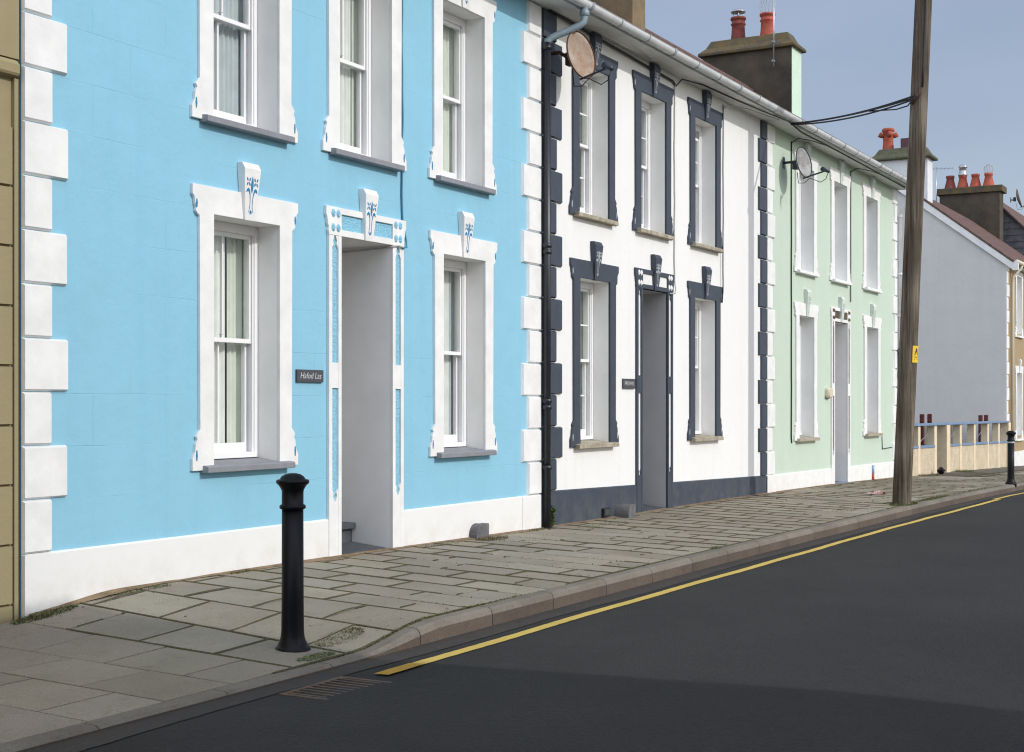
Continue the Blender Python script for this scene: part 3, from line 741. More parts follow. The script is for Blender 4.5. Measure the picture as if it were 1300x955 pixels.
# ---- white house
wx0, wx1 = 13.75, 21.14
CW = [[(0, .5, 'net'), (.55, 1, 'curtain')], [(0, 1, 'net')], [(0, .6, 'net'), (.7, 1, 'curtain')], [(0, .8, 'net')], [(0, .4, 'blind'), (.55, 1, 'blind')]]
HW = house('white_house', wx0, wx1, 'white rendered terraced house with dark slate-blue quoins, surrounds and plinth', 'white', 'slate_paint', 'band_slate',
           (15.09, 16.84, 18.59), (.378, .228), .845, (2, 2, False), CW,
           dict(ups=(15.07, 16.80, 18.60), orn=('trim', 'orn_grey', 'slate_paint'), sill='sill_stone', pl=.03, pr=.02, gap={4: .10}))
quoins(HW, wx0+.03, 1, .375, .357, ZS, 'slate_paint', 1, wl=.455, ws=.32)
quoins(HW, wx1, -1, .227, .3705, ZS, 'slate_paint', 1, wl=.355, ws=.25)
door_surround(HW, 16.84, -.15, 'slate_paint', 'trim', ('trim', 'orn_grey', 'slate_paint'), foot=.42)
door_recess(HW, 16.84, -.02, 2.79, .395, 'recess_grey')
eaves(HW, wx0, wx1)

# ---- green house
gx0, gx1 = 21.146, 29.2
CG = [[(0, 1, 'blind')], [(0, .7, 'blind')], [(0, 1, 'blind')]]
HG = house('green_house', gx0, gx1, 'pale mint green rendered terraced house with white quoins at the end of the row', 'green', 'trim', 'band_white',
           (23.14, 25.13, 27.23), (.228, .165), .735, (1, 1, False), CG,
           dict(ups=(23.13, 25.10, 27.18), orn=('orn_pale', 'orn_pale', 'green_key'), sill='sill_stone', sill_up='trim', fm='upvc'))
quoins(HG, gx0, 1, .227, .3705, ZS, 'trim', 0, wl=.38, ws=.26)
quoins(HG, gx1-.06, -1, .19, .3705, ZS, 'trim', 0, wl=.40, ws=.27)
mb = MB(); mb.box(gx0, gx0+.40, -.038, 0, -.7, .226); part(mb, 'quoin', 'band_white', HG, .01)
door_surround(HG, 25.13, -.2, 'trim', 'panel_brown', ('panel_brown', 'orn_pale', 'green_key'), foot=.42)
door_recess(HG, 25.13, -.09, 2.79, .395, 'reveal')
eaves(HG, gx0, gx1)
mb = MB(); mb.box(25.13-.39, 25.13+.39, -.05, .3, -.16, -.075); part(mb, 'blue_doorstep', 'coping_blue', HG, .005)
# front-face base of the gable end of the green house (rear side sheet already closed)

# ---- olive house, left edge
HT = thing('olive_house', (-1, 0, 0), 'olive-tan rendered house with rusticated courses at the left edge of the picture', 'house')
mb = MB(); y = .004
front_wall(mb, -7.0, 6.556, 8.0, [], y+.03)
lv = [.425+.39*k for k in range(-3, 8)]
X1 = 6.49
zz = [-1.0]+[z for z in lv if z > -.8]
for a, b in zip(lv, lv[1:]):
    for xa in (-7.0, -5.2, -3.4, -1.6, .2, 2.0, 3.8, 5.1):
        xb = {-7.0: -5.2, -5.2: -3.4, -3.4: -1.6, -1.6: .2, .2: 2.0, 2.0: 3.8, 3.8: 5.1, 5.1: X1}[xa]
        mb.hexa([(xa+.004, y-.0, a+.009), (xb-.004, y-.0, a+.009), (xb, y+.03, a+.004), (xa, y+.03, a+.004)], [(xa+.004, y, b-.009), (xb-.004, y, b-.009), (xb, y+.03, b-.004), (xa, y+.03, b-.004)])
mb.box(X1+.012, 6.535, y, y+.03, -1, 3.47)
mb.box(-7.0, 6.54, y-.0, y+.03, 3.60, 8.0)
part(mb, 'wall', 'tan', HT)
mb = MB(); mb.prismx([(y+.03, 3.47), (y-.025, 3.485), (y-.035, 3.50), (y-.035, 3.555), (y-.01, 3.585), (y+.03, 3.60)], -7.0, 6.515); part(mb, 'string_course', 'tan', HT)
mb = MB(); shell(-7.0, 6.548, 6.0, 7.9, 3, 10.0, mb); part(mb, 'side_wall', 'tan', HT)
mb = MB()
for s in (0, 1):
    mb.hexa([(-7, -.3, 7.85), (6.548, -.3, 7.85), (6.548, 3, 10.05), (-7, 3, 10.05)] if not s else [(-7, 3, 10.05), (6.548, 3, 10.05), (6.548, 6.3, 7.85), (-7, 6.3, 7.85)],
            [(-7, -.3, 7.93), (6.548, -.3, 7.93), (6.548, 3, 10.13), (-7, 3, 10.13)] if not s else [(-7, 3, 10.13), (6.548, 3, 10.13), (6.548, 6.3, 7.93), (-7, 6.3, 7.93)])
part(mb, 'roof', 'roof_slate', HT)

# ---- grey gable house at the far side of the gap
qx0, qx1 = 41.03, 51.4; EZ = 5.38; RY, RZ = 2.95, 7.66
HQ = thing('gable_house', (qx0, 0, 0), 'tall house with blank pale grey gable wall and red-brown tiled roof beyond the garden wall', 'house')
mb = MB()
mb.add([(qx0, 0, -1.5), (qx0, 5.9, -1.5), (qx0, 5.9, EZ-.05), (qx0, RY, RZ-.05), (qx0, 0, EZ-.05)], [(4, 3, 2, 1, 0)])
part(mb, 'gable_wall', 'gable', HQ)
mb = MB(); hs = []
wins = [(42.98+2.7*k) for k in range(0, 4)]
for c in wins:
    hs += [(c-.38, c+.38, 3.35, 5.0), (c-.38, c+.38, .42, 2.22)]
front_wall(mb, qx0, qx1, EZ, hs, 0)
mb.add([(qx0, 5.9, -1.5), (qx1, 5.9, -1.5), (qx1, 5.9, EZ), (qx0, 5.9, EZ)], [(0, 1, 2, 3)])
mb.add([(qx1, 0, -1.5), (qx1, 5.9, -1.5), (qx1, 5.9, EZ-.05), (qx1, RY, RZ-.05), (qx1, 0, EZ-.05)], [(0, 1, 2, 3, 4)])
part(mb, 'front_wall', 'buff', HQ)
mb = MB()
for h in hs: room(h[0]-.2, h[1]+.7, h[2]-.1, h[3]+.1, mb)
part(mb, 'interior', 'dark_room', HQ)
for c in wins:
    for z0, o1, z1 in ((3.24, 5.0, 5.14), (.27, 2.22, 2.42)):
        sr = part(surround(c, z0, z1, z0, o1, .38, .47), 'window_surround', 'trim', HQ)
        part(reveals(c, z0, o1, .38, .2), 'reveal', 'reveal', sr)
        if z0 < 1: part(keystone(c, o1, 2.62), 'keystone', 'trim', sr)
        sill(c, z0+.05, .06, .5, .07, 'trim', HQ)
        sash_window(HQ, c, z0+.09, o1, .38, (1, 1, False), [(0, 1, 'net')], 'timber')
quoins(HQ, qx0, 1, -.02, .36, EZ-.12, 'trim', 0, wl=.38, ws=.22)
mb = MB(); mb.box(qx0-.02, qx1, -.03, 0, -1.5, -.03); part(mb, 'plinth', 'band_white', HQ)
mb = MB()  # tiled roof, coursed
def slope(mb, x0, x1, ya, za, yb, zb, n, th=.05):
    for i in range(n):
        t0, t1 = i/n, (i+1)/n
        y0_, z0_, y1_, z1_ = ya+(yb-ya)*t0, za+(zb-za)*t0, ya+(yb-ya)*t1, za+(zb-za)*t1
        mb.hexa([(x0, y0_, z0_-th), (x1, y0_, z0_-th), (x1, y1_, z1_-th), (x0, y1_, z1_-th)], [(x0, y0_, z0_+.018), (x1, y0_, z0_+.018), (x1, y1_, z1_), (x0, y1_, z1_)])
slope(mb, qx0-.09, qx1+.05, -.22, EZ-.10, RY, RZ+.06, 11); slope(mb, qx0-.09, qx1+.05, 6.12, EZ-.10, RY+.002, RZ+.06, 11)
part(mb, 'roof', 'roof_brown', HQ)
mb = MB()
for (ya, za, yb, zb) in ((-.2, EZ-.15, RY, RZ+.0), (6.1, EZ-.15, RY, RZ+.0)):
    mb.hexa([(qx0-.075, ya, za-.20), (qx0-.02, ya, za-.20), (qx0-.02, yb, zb-.22), (qx0-.075, yb, zb-.22)], [(qx0-.075, ya, za), (qx0-.02, ya, za), (qx0-.02, yb, zb), (qx0-.075, yb, zb)])
mb.box(qx0-.074, qx0+.02, -.34, -.18, EZ-.36, EZ-.12)
part(mb, 'bargeboard', 'trim', HQ)
mb = MB(); mb.box(qx0-.05, qx1, -.22, 0, EZ-.20, EZ-.18); part(mb, 'soffit', 'soffit', HQ)
mb = MB(); mb.tube([(qx0-.05, -.30, EZ-.13), (qx1, -.30, EZ-.13)], .06, 10); part(mb, 'gutter', 'ochre_pipe', HQ)
mb = MB(); mb.tube([(qx0+.75, -.30, EZ-.14), (qx0+.7, -.28, EZ-.25), (qx0+.62, -.08, EZ-.48), (qx0+.62, -.07, EZ-.7), (qx0+.62, -.07, -.35)], .045, 10); part(mb, 'downpipe', 'ochre_pipe', HQ)

# ---- slate-hung tall house behind
HS = thing('slate_hung_house', (52, 0, 0), 'taller far house with dark slate-hung gable behind the black chimney', 'house')
mb = MB(); n = 34; zb = 1.0
yr, zr_ = 2.75, 8.85
for i in range(n):
    za, zc = zb+(zr_-zb)*i/n, zb+(zr_-zb)*(i+1)/n
    w = lambda z: (0, 5.5) if z < 6.1 else (yr-(yr)*(zr_-z)/(zr_-6.1), yr+(yr)*(zr_-z)/(zr_-6.1))
    a0, a1 = w(za); b0, b1 = w(min(zc, zr_-.01))
    mb.add([(51.96, a0, za), (51.96, a1, za), (51.985, b1, zc), (51.985, b0, zc), (51.985, a0, za), (51.985, a1, za)], [(3, 2, 1, 0), (0, 1, 5, 4)])
part(mb, 'slate_hung_gable', 'roof_slate', HS)
mb = MB(); front_wall(mb, 52, 62, 6.1, []); mb.add([(62, 0, -1.5), (62, 5.5, -1.5), (62, 5.5, 6.1), (62, yr, zr_), (62, 0, 6.1)], [(0, 1, 2, 3, 4)]); mb.add([(52, 5.5, -1.5), (62, 5.5, -1.5), (62, 5.5, 6.1), (52, 5.5, 6.1)], [(0, 1, 2, 3)])
mb.add([(52, 0, -1.5), (52, 5.5, -1.5), (52, 5.5, 1.1), (52, 0, 1.1)], [(3, 2, 1, 0)])
part(mb, 'wall', 'buff', HS)
mb = MB(); slope(mb, 51.85, 62.1, -.25, 5.9, yr, zr_+.06, 10); slope(mb, 51.85, 62.1, 5.75, 5.9, yr+.002, zr_+.06, 10); part(mb, 'roof', 'roof_brown', HS)

# ------------------------------------------------------------------ chimneys (parts of the roofs they stand on)
def stack(parent, x0, x1, y0, y1, z0, z1, m, capm, over=.09, ch=.33, inset=.22, front=None, flat=False):
    mb = MB(); mb.box(x0, x1, y0, y1, z0, z1)
    ch_ = part(mb, 'chimney', m, parent, .01)
    if front:
        mb = MB(); mb.box(x0+.004, x1-.004, y0-.006, y0, z0, z1-.01); part(mb, 'painted_face', front, ch_)
    mb = MB(); c = over
    if flat:
        mb.box(x0-c, x1+c, y0-c, y1+c, z1, z1+.22)
    else:
        n = 7
        ys = [y0-c+(y1-y0+2*c)*i/n for i in range(n+1)]
        lo = [(x0-c, z1), (x1+c, z1)]
        sec = [(0, z1-.02), (0, z1+.04), (.13, z1+.16), (inset, z1+ch)]
        vs = []
        for d, z in sec:
            vs += [(x0-c+min(d, (x1-x0)/2+c-.1), y0-c+d, z), (x1+c-min(d, (x1-x0)/2+c-.1), y0-c+d, z), (x1+c-min(d, (x1-x0)/2+c-.1), y1+c-d, z), (x0-c+min(d, (x1-x0)/2+c-.1), y1+c-d, z)]
        fs = [(0, 3, 2, 1), (12, 13, 14, 15)]
        for i in range(3):
            for k in range(4): fs.append((i*4+k, i*4+(k+1) % 4, (i+1)*4+(k+1) % 4, (i+1)*4+k))
        mb.add(vs, fs)
    part(mb, 'chimney_cap', capm, ch_, .015)
    return ch_
def pot(parent, x, y, z, h, r, m='terracotta', kind='roll'):
    mb = MB()
    if kind == 'roll': pr = [(r*.95, -.1), (r*.95, 0), (r*.88, h*.25), (r*.82, h*.62), (r*.95, h*.66), (r*.97, h*.70), (r*.86, h*.74), (r*.84, h*.88), (r*1.0, h*.90), (r*1.0, h), (r*.72, h), (r*.70, h*.8)]
    elif kind == 'taper': pr = [(r*1.25, -.05), (r*1.25, 0), (r*1.1, h*.2), (r*.85, h*.55), (r*.72, h*.8), (r*.85, h*.84), (r*.85, h), (r*.6, h), (r*.58, h*.8)]
    else: pr = [(r*1.05, -.1), (r*1.05, 0), (r*.92, h*.3), (r*.88, h*.82), (r*1.12, h*.86), (r*1.14, h*.93), (r*.98, h), (r*.75, h), (r*.7, h*.8)]
    mb.lathe(pr, (x, y, z), 20)
    if kind == 'horned':
        for k in range(4):
            a = k*math.pi/2+.5; d = Vector((math.cos(a), math.sin(a), 0)); p = Vector((x, y, z+h*.66))
            mb.tube([p+d*r*.7, p+d*r*1.25+Vector((0, 0, .015)), p+d*r*1.6+Vector((0, 0, .05))], [r*.42, r*.45, r*.5], 10)
            mb.tube([p+d*r*1.55+Vector((0, 0, .05)), p+d*r*1.62+Vector((0, 0, .055))], [r*.3, r*.28], 8, 0)
    return part(mb, 'chimney_pot', m, parent)

st = stack(HG, 28.55, 29.18, 2.02, 3.98, 7.0, 8.77, 'chimney_dark', 'cap', front='chimney_green')
pot(st, 28.86, 3.30, 9.12, .46, .165, 'terracotta_dark'); pot(st, 28.86, 2.65, 9.12, .46, .165, 'terracotta')
mb = MB()   # flat-topped cowl
for k in range(4):
    a = k*math.pi/2+.4; mb.tube([(28.86+.11*math.cos(a), 3.30+.11*math.sin(a), 9.55), (28.86+.11*math.cos(a), 3.30+.11*math.sin(a), 9.70)], .012, 6)
mb.lathe([(.155, 0), (.16, .02), (.10, .06), (.02, .075)], (28.86, 3.30, 9.69), 16); part(mb, 'cowl', 'zinc', st)
mb = MB()   # wire balloon
for k in range(6):
    a = k*math.pi/6; pts = [(28.86+.17*math.cos(t)*math.cos(a), 2.65+.17*math.cos(t)*math.sin(a), 9.74+.19*math.sin(t)) for t in [2*math.pi*q/20 for q in range(20)]]
    mb.tube(pts, .004, 4, closed=True)
part(mb, 'wire_cage', 'cable_grey', st)
st = stack(HW, 20.85, 21.35, 2.12, 3.95, 7.0, 9.25, 'chimney_tan', 'cap')
for yy in (2.6, 3.4): pot(st, 21.1, yy, 9.6, .5, .16)
st = stack(HB, 13.45, 13.98, 2.15, 3.9, 7.0, 9.25, 'chimney_tan', 'cap')
for yy in (2.6, 3.4): pot(st, 13.7, yy, 9.6, .5, .16)
st = stack(HQ, 41.06, 41.66, 2.14, 3.66, 6.9, 8.36, 'chimney_white', 'cap_moss', ch=.34, inset=.24, over=.13)
pot(st, 41.36, 3.34, 8.68, .64, .16, 'terracotta', 'horned')
mb = MB(); mb.box(41.22, 41.5, 2.62, 2.95, 8.6, 8.98); part(mb, 'square_pot', mat('purple_brown_clay', (.10, .04, .05), rough=.7, var=.2), st, .01)
st = stack(HQ, 50.75, 51.4, 1.95, 3.98, 6.6, 8.62, 'chimney_dark', 'cap', flat=True, over=.1)
for i, yy in enumerate((3.68, 3.25, 2.82, 2.38)):
    pot(st, 51.07, yy, 8.84, .48, .17, ('terracotta_dark', 'terracotta', 'terracotta', 'terracotta')[i], 'taper')
mb = MB(); mb.lathe([(.15, .45), (.16, .5), (.12, .55), (.12, .72), (.16, .74), (.14, .8), (.06, .84)], (51.07, 3.25, 8.84), 14); part(mb, 'cowl', 'zinc', st)
mb = MB()
for k in range(4):
    a = k*math.pi/4; pts = [(51.07+.16*math.cos(t)*math.cos(a), 2.38+.16*math.cos(t)*math.sin(a), 9.46+.17*math.sin(t)) for t in [2*math.pi*q/14 for q in range(14)]]
    mb.tube(pts, .009, 4, closed=True)
part(mb, 'wire_cage', 'cable_grey', st)

# ------------------------------------------------------------------ aerials
def aerial(name, base, h, label, boom_dir, n=7, el=.28):
    t = thing(name, base, label, 'aerial'); b = Vector(base); d = Vector(boom_dir).normalized(); p = d.cross(Vector((0, 0, 1)))
    mb = MB(); mb.tube([b, b+Vector((0, 0, h))], .018, 8); part(mb, 'mast', 'zinc', t)
    mb = MB(); c = b+Vector((0, 0, h-.06)); mb.tube([c-d*.25, c+d*.85], .01, 6)
    for k in range(n): q = c+d*(-.1+.9*k/(n-1)); mb.tube([q-p*el*(1-.05*k), q+p*el*(1-.05*k)], .005, 5)
    for zz in (-.12, 0, .12): q = c-d*.24+Vector((0, 0, zz)); mb.tube([q-p*.3, q+p*.3], .005, 5)
    part(mb, 'antenna_elements', 'zinc', t)
    mb = MB(); mb.box(b.x-.05, b.x+.03, b.y-.02, b.y+.03, b.z+.1, b.z+.14); mb.box(b.x-.05, b.x+.03, b.y-.02, b.y+.03, b.z+.5, b.z+.54); part(mb, 'bracket', 'pvc_greyblue', t)
    return t
aerial('tv_aerial', (28.47, 2.38, 8.35), 1.75, 'tall television aerial strapped to the dark chimney with the pale green face', (.5, .8, 0))
aerial('tv_aerial', (50.6, 4.05, 7.9), 1.7, 'wiry television aerial beside the row of four pots on the long chimney', (.3, -.9, .0), 8, .32)

# ------------------------------------------------------------------ satellite dishes
def dish(loc, rx, rz, aim, m, label, rimm='rust_dark', bowl_off=(0.05, -.36, 0), arm=.5):
    """loc = wall mount point; bowl faces 'aim'"""
    t = thing('satellite_dish', loc, label, 'satellite dish', 'satellite dishes on the house fronts')
    L0 = Vector(loc); c = L0+Vector(bowl_off); a = Vector(aim).normalized(); u = a.cross(Vector((0, 0, 1))).normalized(); w = u.cross(a)
    mb = MB(); vs = []; nr, ns = 7, 32
    for i in range(nr+1):
        r = i/nr
        for k in range(ns):
            th = 2*math.pi*k/ns; vs.append(c+u*rx*r*math.cos(th)+w*rz*r*math.sin(th)+a*(.075*(r*r-1)))
    n1 = len(vs)
    for i in range(nr+1):
        r = i/nr
        for k in range(ns):
            th = 2*math.pi*k/ns; vs.append(c+u*rx*1.01*r*math.cos(th)+w*rz*1.01*r*math.sin(th)+a*(.075*(r*r-1)-.012))
    fs = []
    for o_ in (0, n1):
        for i in range(nr):
            for k in range(ns):
                k2 = (k+1) % ns; q = (o_+i*ns+k, o_+i*ns+k2, o_+(i+1)*ns+k2, o_+(i+1)*ns+k); fs.append(q if o_ == 0 else q[::-1])
    for k in range(ns):
        k2 = (k+1) % ns; fs.append((nr*ns+k, nr*ns+k2, n1+nr*ns+k2, n1+nr*ns+k))
    mb.add(vs, fs, 0, True); part(mb, 'reflector', m, t)
    mb = MB(); mb.tube([c+u*rx*1.005*math.cos(2*math.pi*k/ns)+w*rz*1.005*math.sin(2*math.pi*k/ns) for k in range(ns)], .008, 6, closed=True); part(mb, 'rim', rimm, t)
    mb = MB(); back = c-a*.15
    mb.box(L0.x-.05, L0.x+.05, L0.y-.012, L0.y, L0.z-.09, L0.z+.09)
    mb.tube([L0, L0+Vector((0, -.12, 0)), (L0+Vector((0, -.12, 0)))*.4+back*.6, back], .022, 8)
    mb.box(back.x-.05, back.x+.05, back.y-.03, back.y+.05, back.z-.07, back.z+.07); part(mb, 'wall_bracket', rimm, t, .004)
    low = c-w*rz*.98; e = c+a*arm-w*rz*.98
    mb = MB(); mb.tube([low-a*.06, low+a*.05, e], .013, 8); part(mb, 'feed_arm', 'lnb', t)
    mb = MB(); dirn = (c-e).normalized(); mb.tube([e-dirn*.09+w*.02, e-dirn*.02+w*.02, e+w*.02, e+dirn*.05+w*.02], [.024, .027, .036, .036], 10); ln = part(mb, 'receiver_head', 'lnb', t)
    mb = MB(); mb.tube([e+dirn*.051+w*.02, e+dirn*.06+w*.02], .034, 10); part(mb, 'receiver_cap', 'lens', ln)
    mb = MB(); s_ = e-dirn*.07
    mb.tube([s_, s_-w*.09-a*.06, s_-w*.11-a*.16, low+a*.06-w*.03, low-a*.05-w*.08, low-a*.16-w*.05, back-w*.12], .006, 6); part(mb, 'lead', 'cable_black', t)
    return t
AIM = (.30, -.86, .30)
dish((13.98, -.0, 5.23),   .235, .268, (-.22, -.93, .17), 'rust', 'large rusty brown satellite dish high on the white house beside the downpipe', bowl_off=(.06, -.36, -.04), arm=.32)
dish((22.0, -.0, 5.20), .21, .25, (-.25, -.92, .17), 'dish_grey', 'grey mottled satellite dish at the top left of the green house', 'lnb', bowl_off=(.0, -.34, -.02), arm=.34)
dish((51.9, 1.80, 8.45), .30, .33, (.1, -.95, .25), 'rust', 'far satellite dish beside the long dark chimney, seen edge on against the sky', 'lnb', bowl_off=(-.02, -.30, .05), arm=.5)

# ------------------------------------------------------------------ downpipes
def collar(mb, x, y, z, r, h=.05): mb.lathe([(r, 0), (r+.012, .004), (r+.012, h-.004), (r, h)], (x, y, z), 14)
mb = MB(); mb.tube([(13.775, -.075, 5.30), (13.775, -.075, -.06)], .042, 14)
for z in (5.22, 3.05, 2.98, 1.35, 1.28, .62): collar(mb, 13.775, -.075, z, .042)
mb.box(13.735, 13.815, -.035, 0, 3.0, 3.03); mb.box(13.735, 13.815, -.035, 0, 1.3, 1.33)
dp = part(mb, 'downpipe', 'pvc_black', HW)
mb = MB(); mb.tube([(14.02, -.41, 5.70), (14.02, -.41, 5.60), (14.015, -.40, 5.54), (13.99, -.37, 5.50), (13.81, -.12, 5.36), (13.78, -.08, 5.32), (13.775, -.075, 5.24)], .040, 12)
mb.lathe([(.043, 0), (.055, .01), (.055, .06), (.043, .07)], (14.02, -.41, 5.60), 12)
part(mb, 'swan_neck', 'pvc_greyblue', dp)
# right-hand pipes at the end of the green house
mb = MB(); mb.tube([(29.12, -.41, 5.70), (29.12, -.41, 5.55), (29.12, -.38, 5.45), (29.11, -.14, 5.26), (29.11, -.075, 5.18), (29.11, -.075, 2.42)], .036, 12)
for z in (5.12, 3.95, 3.1): collar(mb, 29.11, -.075, z, .036)
dp = part(mb, 'downpipe', 'pvc_white', HG)
mb = MB(); mb.tube([(29.11, -.075, 2.46), (29.11, -.075, -.25)], .047, 12)
for z in (2.38, 1.9): collar(mb, 29.11, -.075, z, .047)
part(mb, 'lower_pipe', 'pipe_dark', dp)
mb = MB(); mb.tube([(27.2, -.035, .16), (27.2, -.035, .0)], .03, 10); wp = part(mb, 'waste_pipe', 'lens', HG)
mb = MB(); mb.tube([(27.2, -.035, .0), (27.2, -.035, -.14)], .03, 10); part(mb, 'pipe_end', 'copper', wp)

# ------------------------------------------------------------------ cables on the fronts
def cable(path, r, m, label, clips=0, cm=None):
    mb = MB(); mb.tube(path, r, 6)
    if clips:
        for (a, b) in zip(path, path[1:]):
            a, b = Vector(a), Vector(b); n = int((b-a).length/clips)
            for k in range(n):
                p = a+(b-a)*((k+.5)/max(1, n)); mb.box(p.x-.012, p.x+.012, p.y-.012, p.y+.005, p.z-.008, p.z+.008)
    o = mb.build('wall_cable', m); tag(o, label, 'cable', 'cables clipped to the house fronts'); return o
pj = lambda z: .006*math.sin(z*5)+.004*math.sin(z*13)
cable([(11.02+pj(z), -.012, z) for z in [5.70-.12*k for k in range(0, 23)]]+[(11.035, -.014, 3.0), (11.06, -.03, 2.86), (11.05, -.04, 2.80), (10.98, -.045, 2.785)], .010, 'cable_blue', 'thin cable painted blue running down the blue house to its doorway', .45)
cable([(11.0, -.045, 2.79), (10.90, -.045, 2.80), (10.835, -.035, 2.785), (10.83, .10, 2.775), (10.83, .5, 2.765), (10.83, .9, 2.76)], .008, 'cable_grey', 'pale cable turning into the doorway of the blue house along its ceiling')
cable([(17.50+pj(z), -.012, z) for z in [5.60-.12*k for k in range(0, 23)]]+[(17.50, -.03, 2.86), (17.44, -.045, 2.80), (17.27, -.04, 2.785)], .009, 'cable_grey', 'grey cable down the white house just right of the middle upper window', .5)
cable([(19.22+pj(z)*.6, -.036, z) for z in [5.62-.12*k for k in range(0, 22)]]+[(19.21, -.04, 2.95), (19.17, -.04, 2.78)], .009, 'cable_black', 'dark cable down the right-hand windows of the white house', .5)
cable([(22.36+pj(z)*.6, -.014, z) for z in [5.60-.2*k for k in range(0, 25)]]+[(22.38, -.014, .70)], .011, 'cable_black', 'long black cable down the left side of the green house windows', .6)
cable([(25.75+pj(z)*.6, -.02, z) for z in [5.60-.2*k for k in range(0, 13)]], .010, 'cable_black', 'black cable down the middle of the green house to its door surround', .6)
cable([(27.95, -.012, .70), (27.98, -.012, .45), (28.9, -.012, .47)], .008, 'cable_black', 'short low cable under the right-hand window of the green house')
def sag(a, b, s, n=14):
    a, b = Vector(a), Vector(b); return [tuple(a+(b-a)*(k/n)-Vector((0, 0, s*4*(k/n)*(1-k/n)))) for k in range(n+1)]
cable(sag((13.9, -.04, 5.69), (17.4, -.03, 5.60), .0)+[(17.50, -.015, 5.58)], .015, 'cable_black', 'thick black cable along the top of the white house wall')
cable([(17.5, -.03, 5.55), (17.6, -.08, 5.66), (18.2, -.14, 5.69), (19.4, -.2, 5.69), (20.7, -.34, 5.675), (21.10, -.44, 5.64)], .009, 'cable_black', 'black cable looping under the soffit at the right of the white house')
cable([(19.22, -.03, 5.55), (19.3, -.07, 5.62), (19.9, -.16, 5.67), (20.9, -.3, 5.67)], .008, 'cable_grey', 'grey cable looping under the soffit above the last window of the white house')
cable([(14.7, -.1, 5.69), (15.0, -.2, 5.64), (15.5, -.22, 5.61), (15.9, -.16, 5.66), (16.5, -.10, 5.69)], .006, 'cable_grey', 'loose pale wire hanging from the soffit above the rusty dish')
cable([(21.1, -.40, 5.66), (22.0, -.30, 5.66), (23.8, -.30, 5.67), (25.6, -.30, 5.665), (27.4, -.28, 5.67), (28.8, -.25, 5.68)], .014, 'cable_black', 'bundle of black cable along the soffit of the green house')
cable([(22.36, -.02, 5.58), (22.45, -.1, 5.66), (22.9, -.22, 5.67), (23.4, -.28, 5.67)], .008, 'cable_black', 'cable bending up to the soffit above the grey dish')
cable([(25.75, -.02, 5.58), (25.85, -.1, 5.66), (26.3, -.22, 5.67), (26.9, -.28, 5.67)], .008, 'cable_black', 'cable bending up to the soffit at the middle of the green house')

# ------------------------------------------------------------------ telegraph pole with its plate and cables
PX, PY = 20.60, -2.23; PB = pz(PX, PY)
T = thing('telegraph_pole', (PX, PY, PB), 'leaning weathered wooden telegraph pole standing in the pavement', 'telegraph pole')
pole_at = lambda z: Vector((PX+.003*z, PY-.043*(z-PB), z))
mb = MB(); seg = 24; zs = [PB-.3+k*.3 for k in range(31)]
vs = []; fs = []
for i, z in enumerate(zs):
    p = pole_at(z); r0 = .132-.0018*(z)
    for k in range(seg):
        a = 2*math.pi*k/seg; r = r0*(1+.018*math.sin(3*a+z*.4)+.012*math.sin(7*a+z*.23))
        vs.append((p.x+r*math.cos(a), p.y+r*math.sin(a), p.z))
for i in range(len(zs)-1):
    for k in range(seg): k2 = (k+1) % seg; fs.append((i*seg+k, i*seg+k2, (i+1)*seg+k2, (i+1)*seg+k))
fs.append(tuple((len(zs)-1)*seg+k for k in range(seg)))
mb.add(vs, fs, 0, True); part(mb, 'shaft', 'wood', T)
ang = math.atan2(-.6, -.35)      # side of the pole that faces the camera
def on_pole(z, a, off=0): p = pole_at(z); r = .132-.0018*z+off; return (p.x+r*math.cos(a), p.y+r*math.sin(a), z)
av = math.atan2(-PY-7.375+0, -PX) # towards the camera
av = math.atan2(-7.375-PY, -PX)
mb = MB(); mb.tube([on_pole(5.85+.28*k, av+.25, .012) for k in range(9)], .014, 6); part(mb, 'pole_cable', 'cable_black', T)
mb = MB(); mb.tube([on_pole(5.62, av-.9, .0), on_pole(5.70, av-.4, .03), on_pole(5.78, av+.1, .03)], .02, 8); part(mb, 'cable_clamp', 'rust_dark', T)
a0 = av+.95
def plate(z0, z1, a, w, off, mname, nm, par, th=.004):
    mb = MB(); n = 5; vs = []
    for z in (z0, z1):
        for q in range(n+1):
            vs.append(on_pole(z, a-w/2+w*q/n, off))
    fs = [(q, q+1, n+2+q, n+1+q) for q in range(n)]
    vs2 = []
    for z in (z0, z1):
        for q in range(n+1): vs2.append(on_pole(z, a-w/2+w*q/n, off-th))
    k = len(vs); fs += [(k+q, k+n+1+q, k+n+2+q, k+q+1) for q in range(n)]
    fs += [(0, n+1, k+n+1, k), (n, k+n, k+2*n+1, 2*n+1)]+[(n+1+q, n+2+q, k+n+2+q, k+n+1+q) for q in range(n)]+[(q, k+q, k+q+1, q+1) for q in range(n)]
    mb.add(vs+vs2, fs); return part(mb, nm, mname, par)
S = thing('warning_plate', on_pole(2.03, a0), 'small yellow electrical warning plate nailed to the side of the telegraph pole', 'sign')
plate(1.93, 2.17, a0, 1.0, .010, 'yellow_plate', 'plate', S)
mbk = MB()
def patch(pts, off=.0125):
    mbk.add([on_pole(z, a0+x, off) for x, z in pts], [tuple(range(len(pts)))])
for (p, q) in (((-.22, 2.045), (0.0, 2.135)), ((0.0, 2.135), (.22, 2.045)), ((-.22, 2.045), (.22, 2.045))):   # triangle outline
    dx, dz = q[0]-p[0], q[1]-p[1]; l = math.hypot(dx*.13, dz); nx, nz = -dz/l*.006/.13, dx*.13/l*.006
    patch([(p[0]+nx, p[1]+nz), (q[0]+nx, q[1]+nz), (q[0]-nx, q[1]-nz), (p[0]-nx, p[1]-nz)])
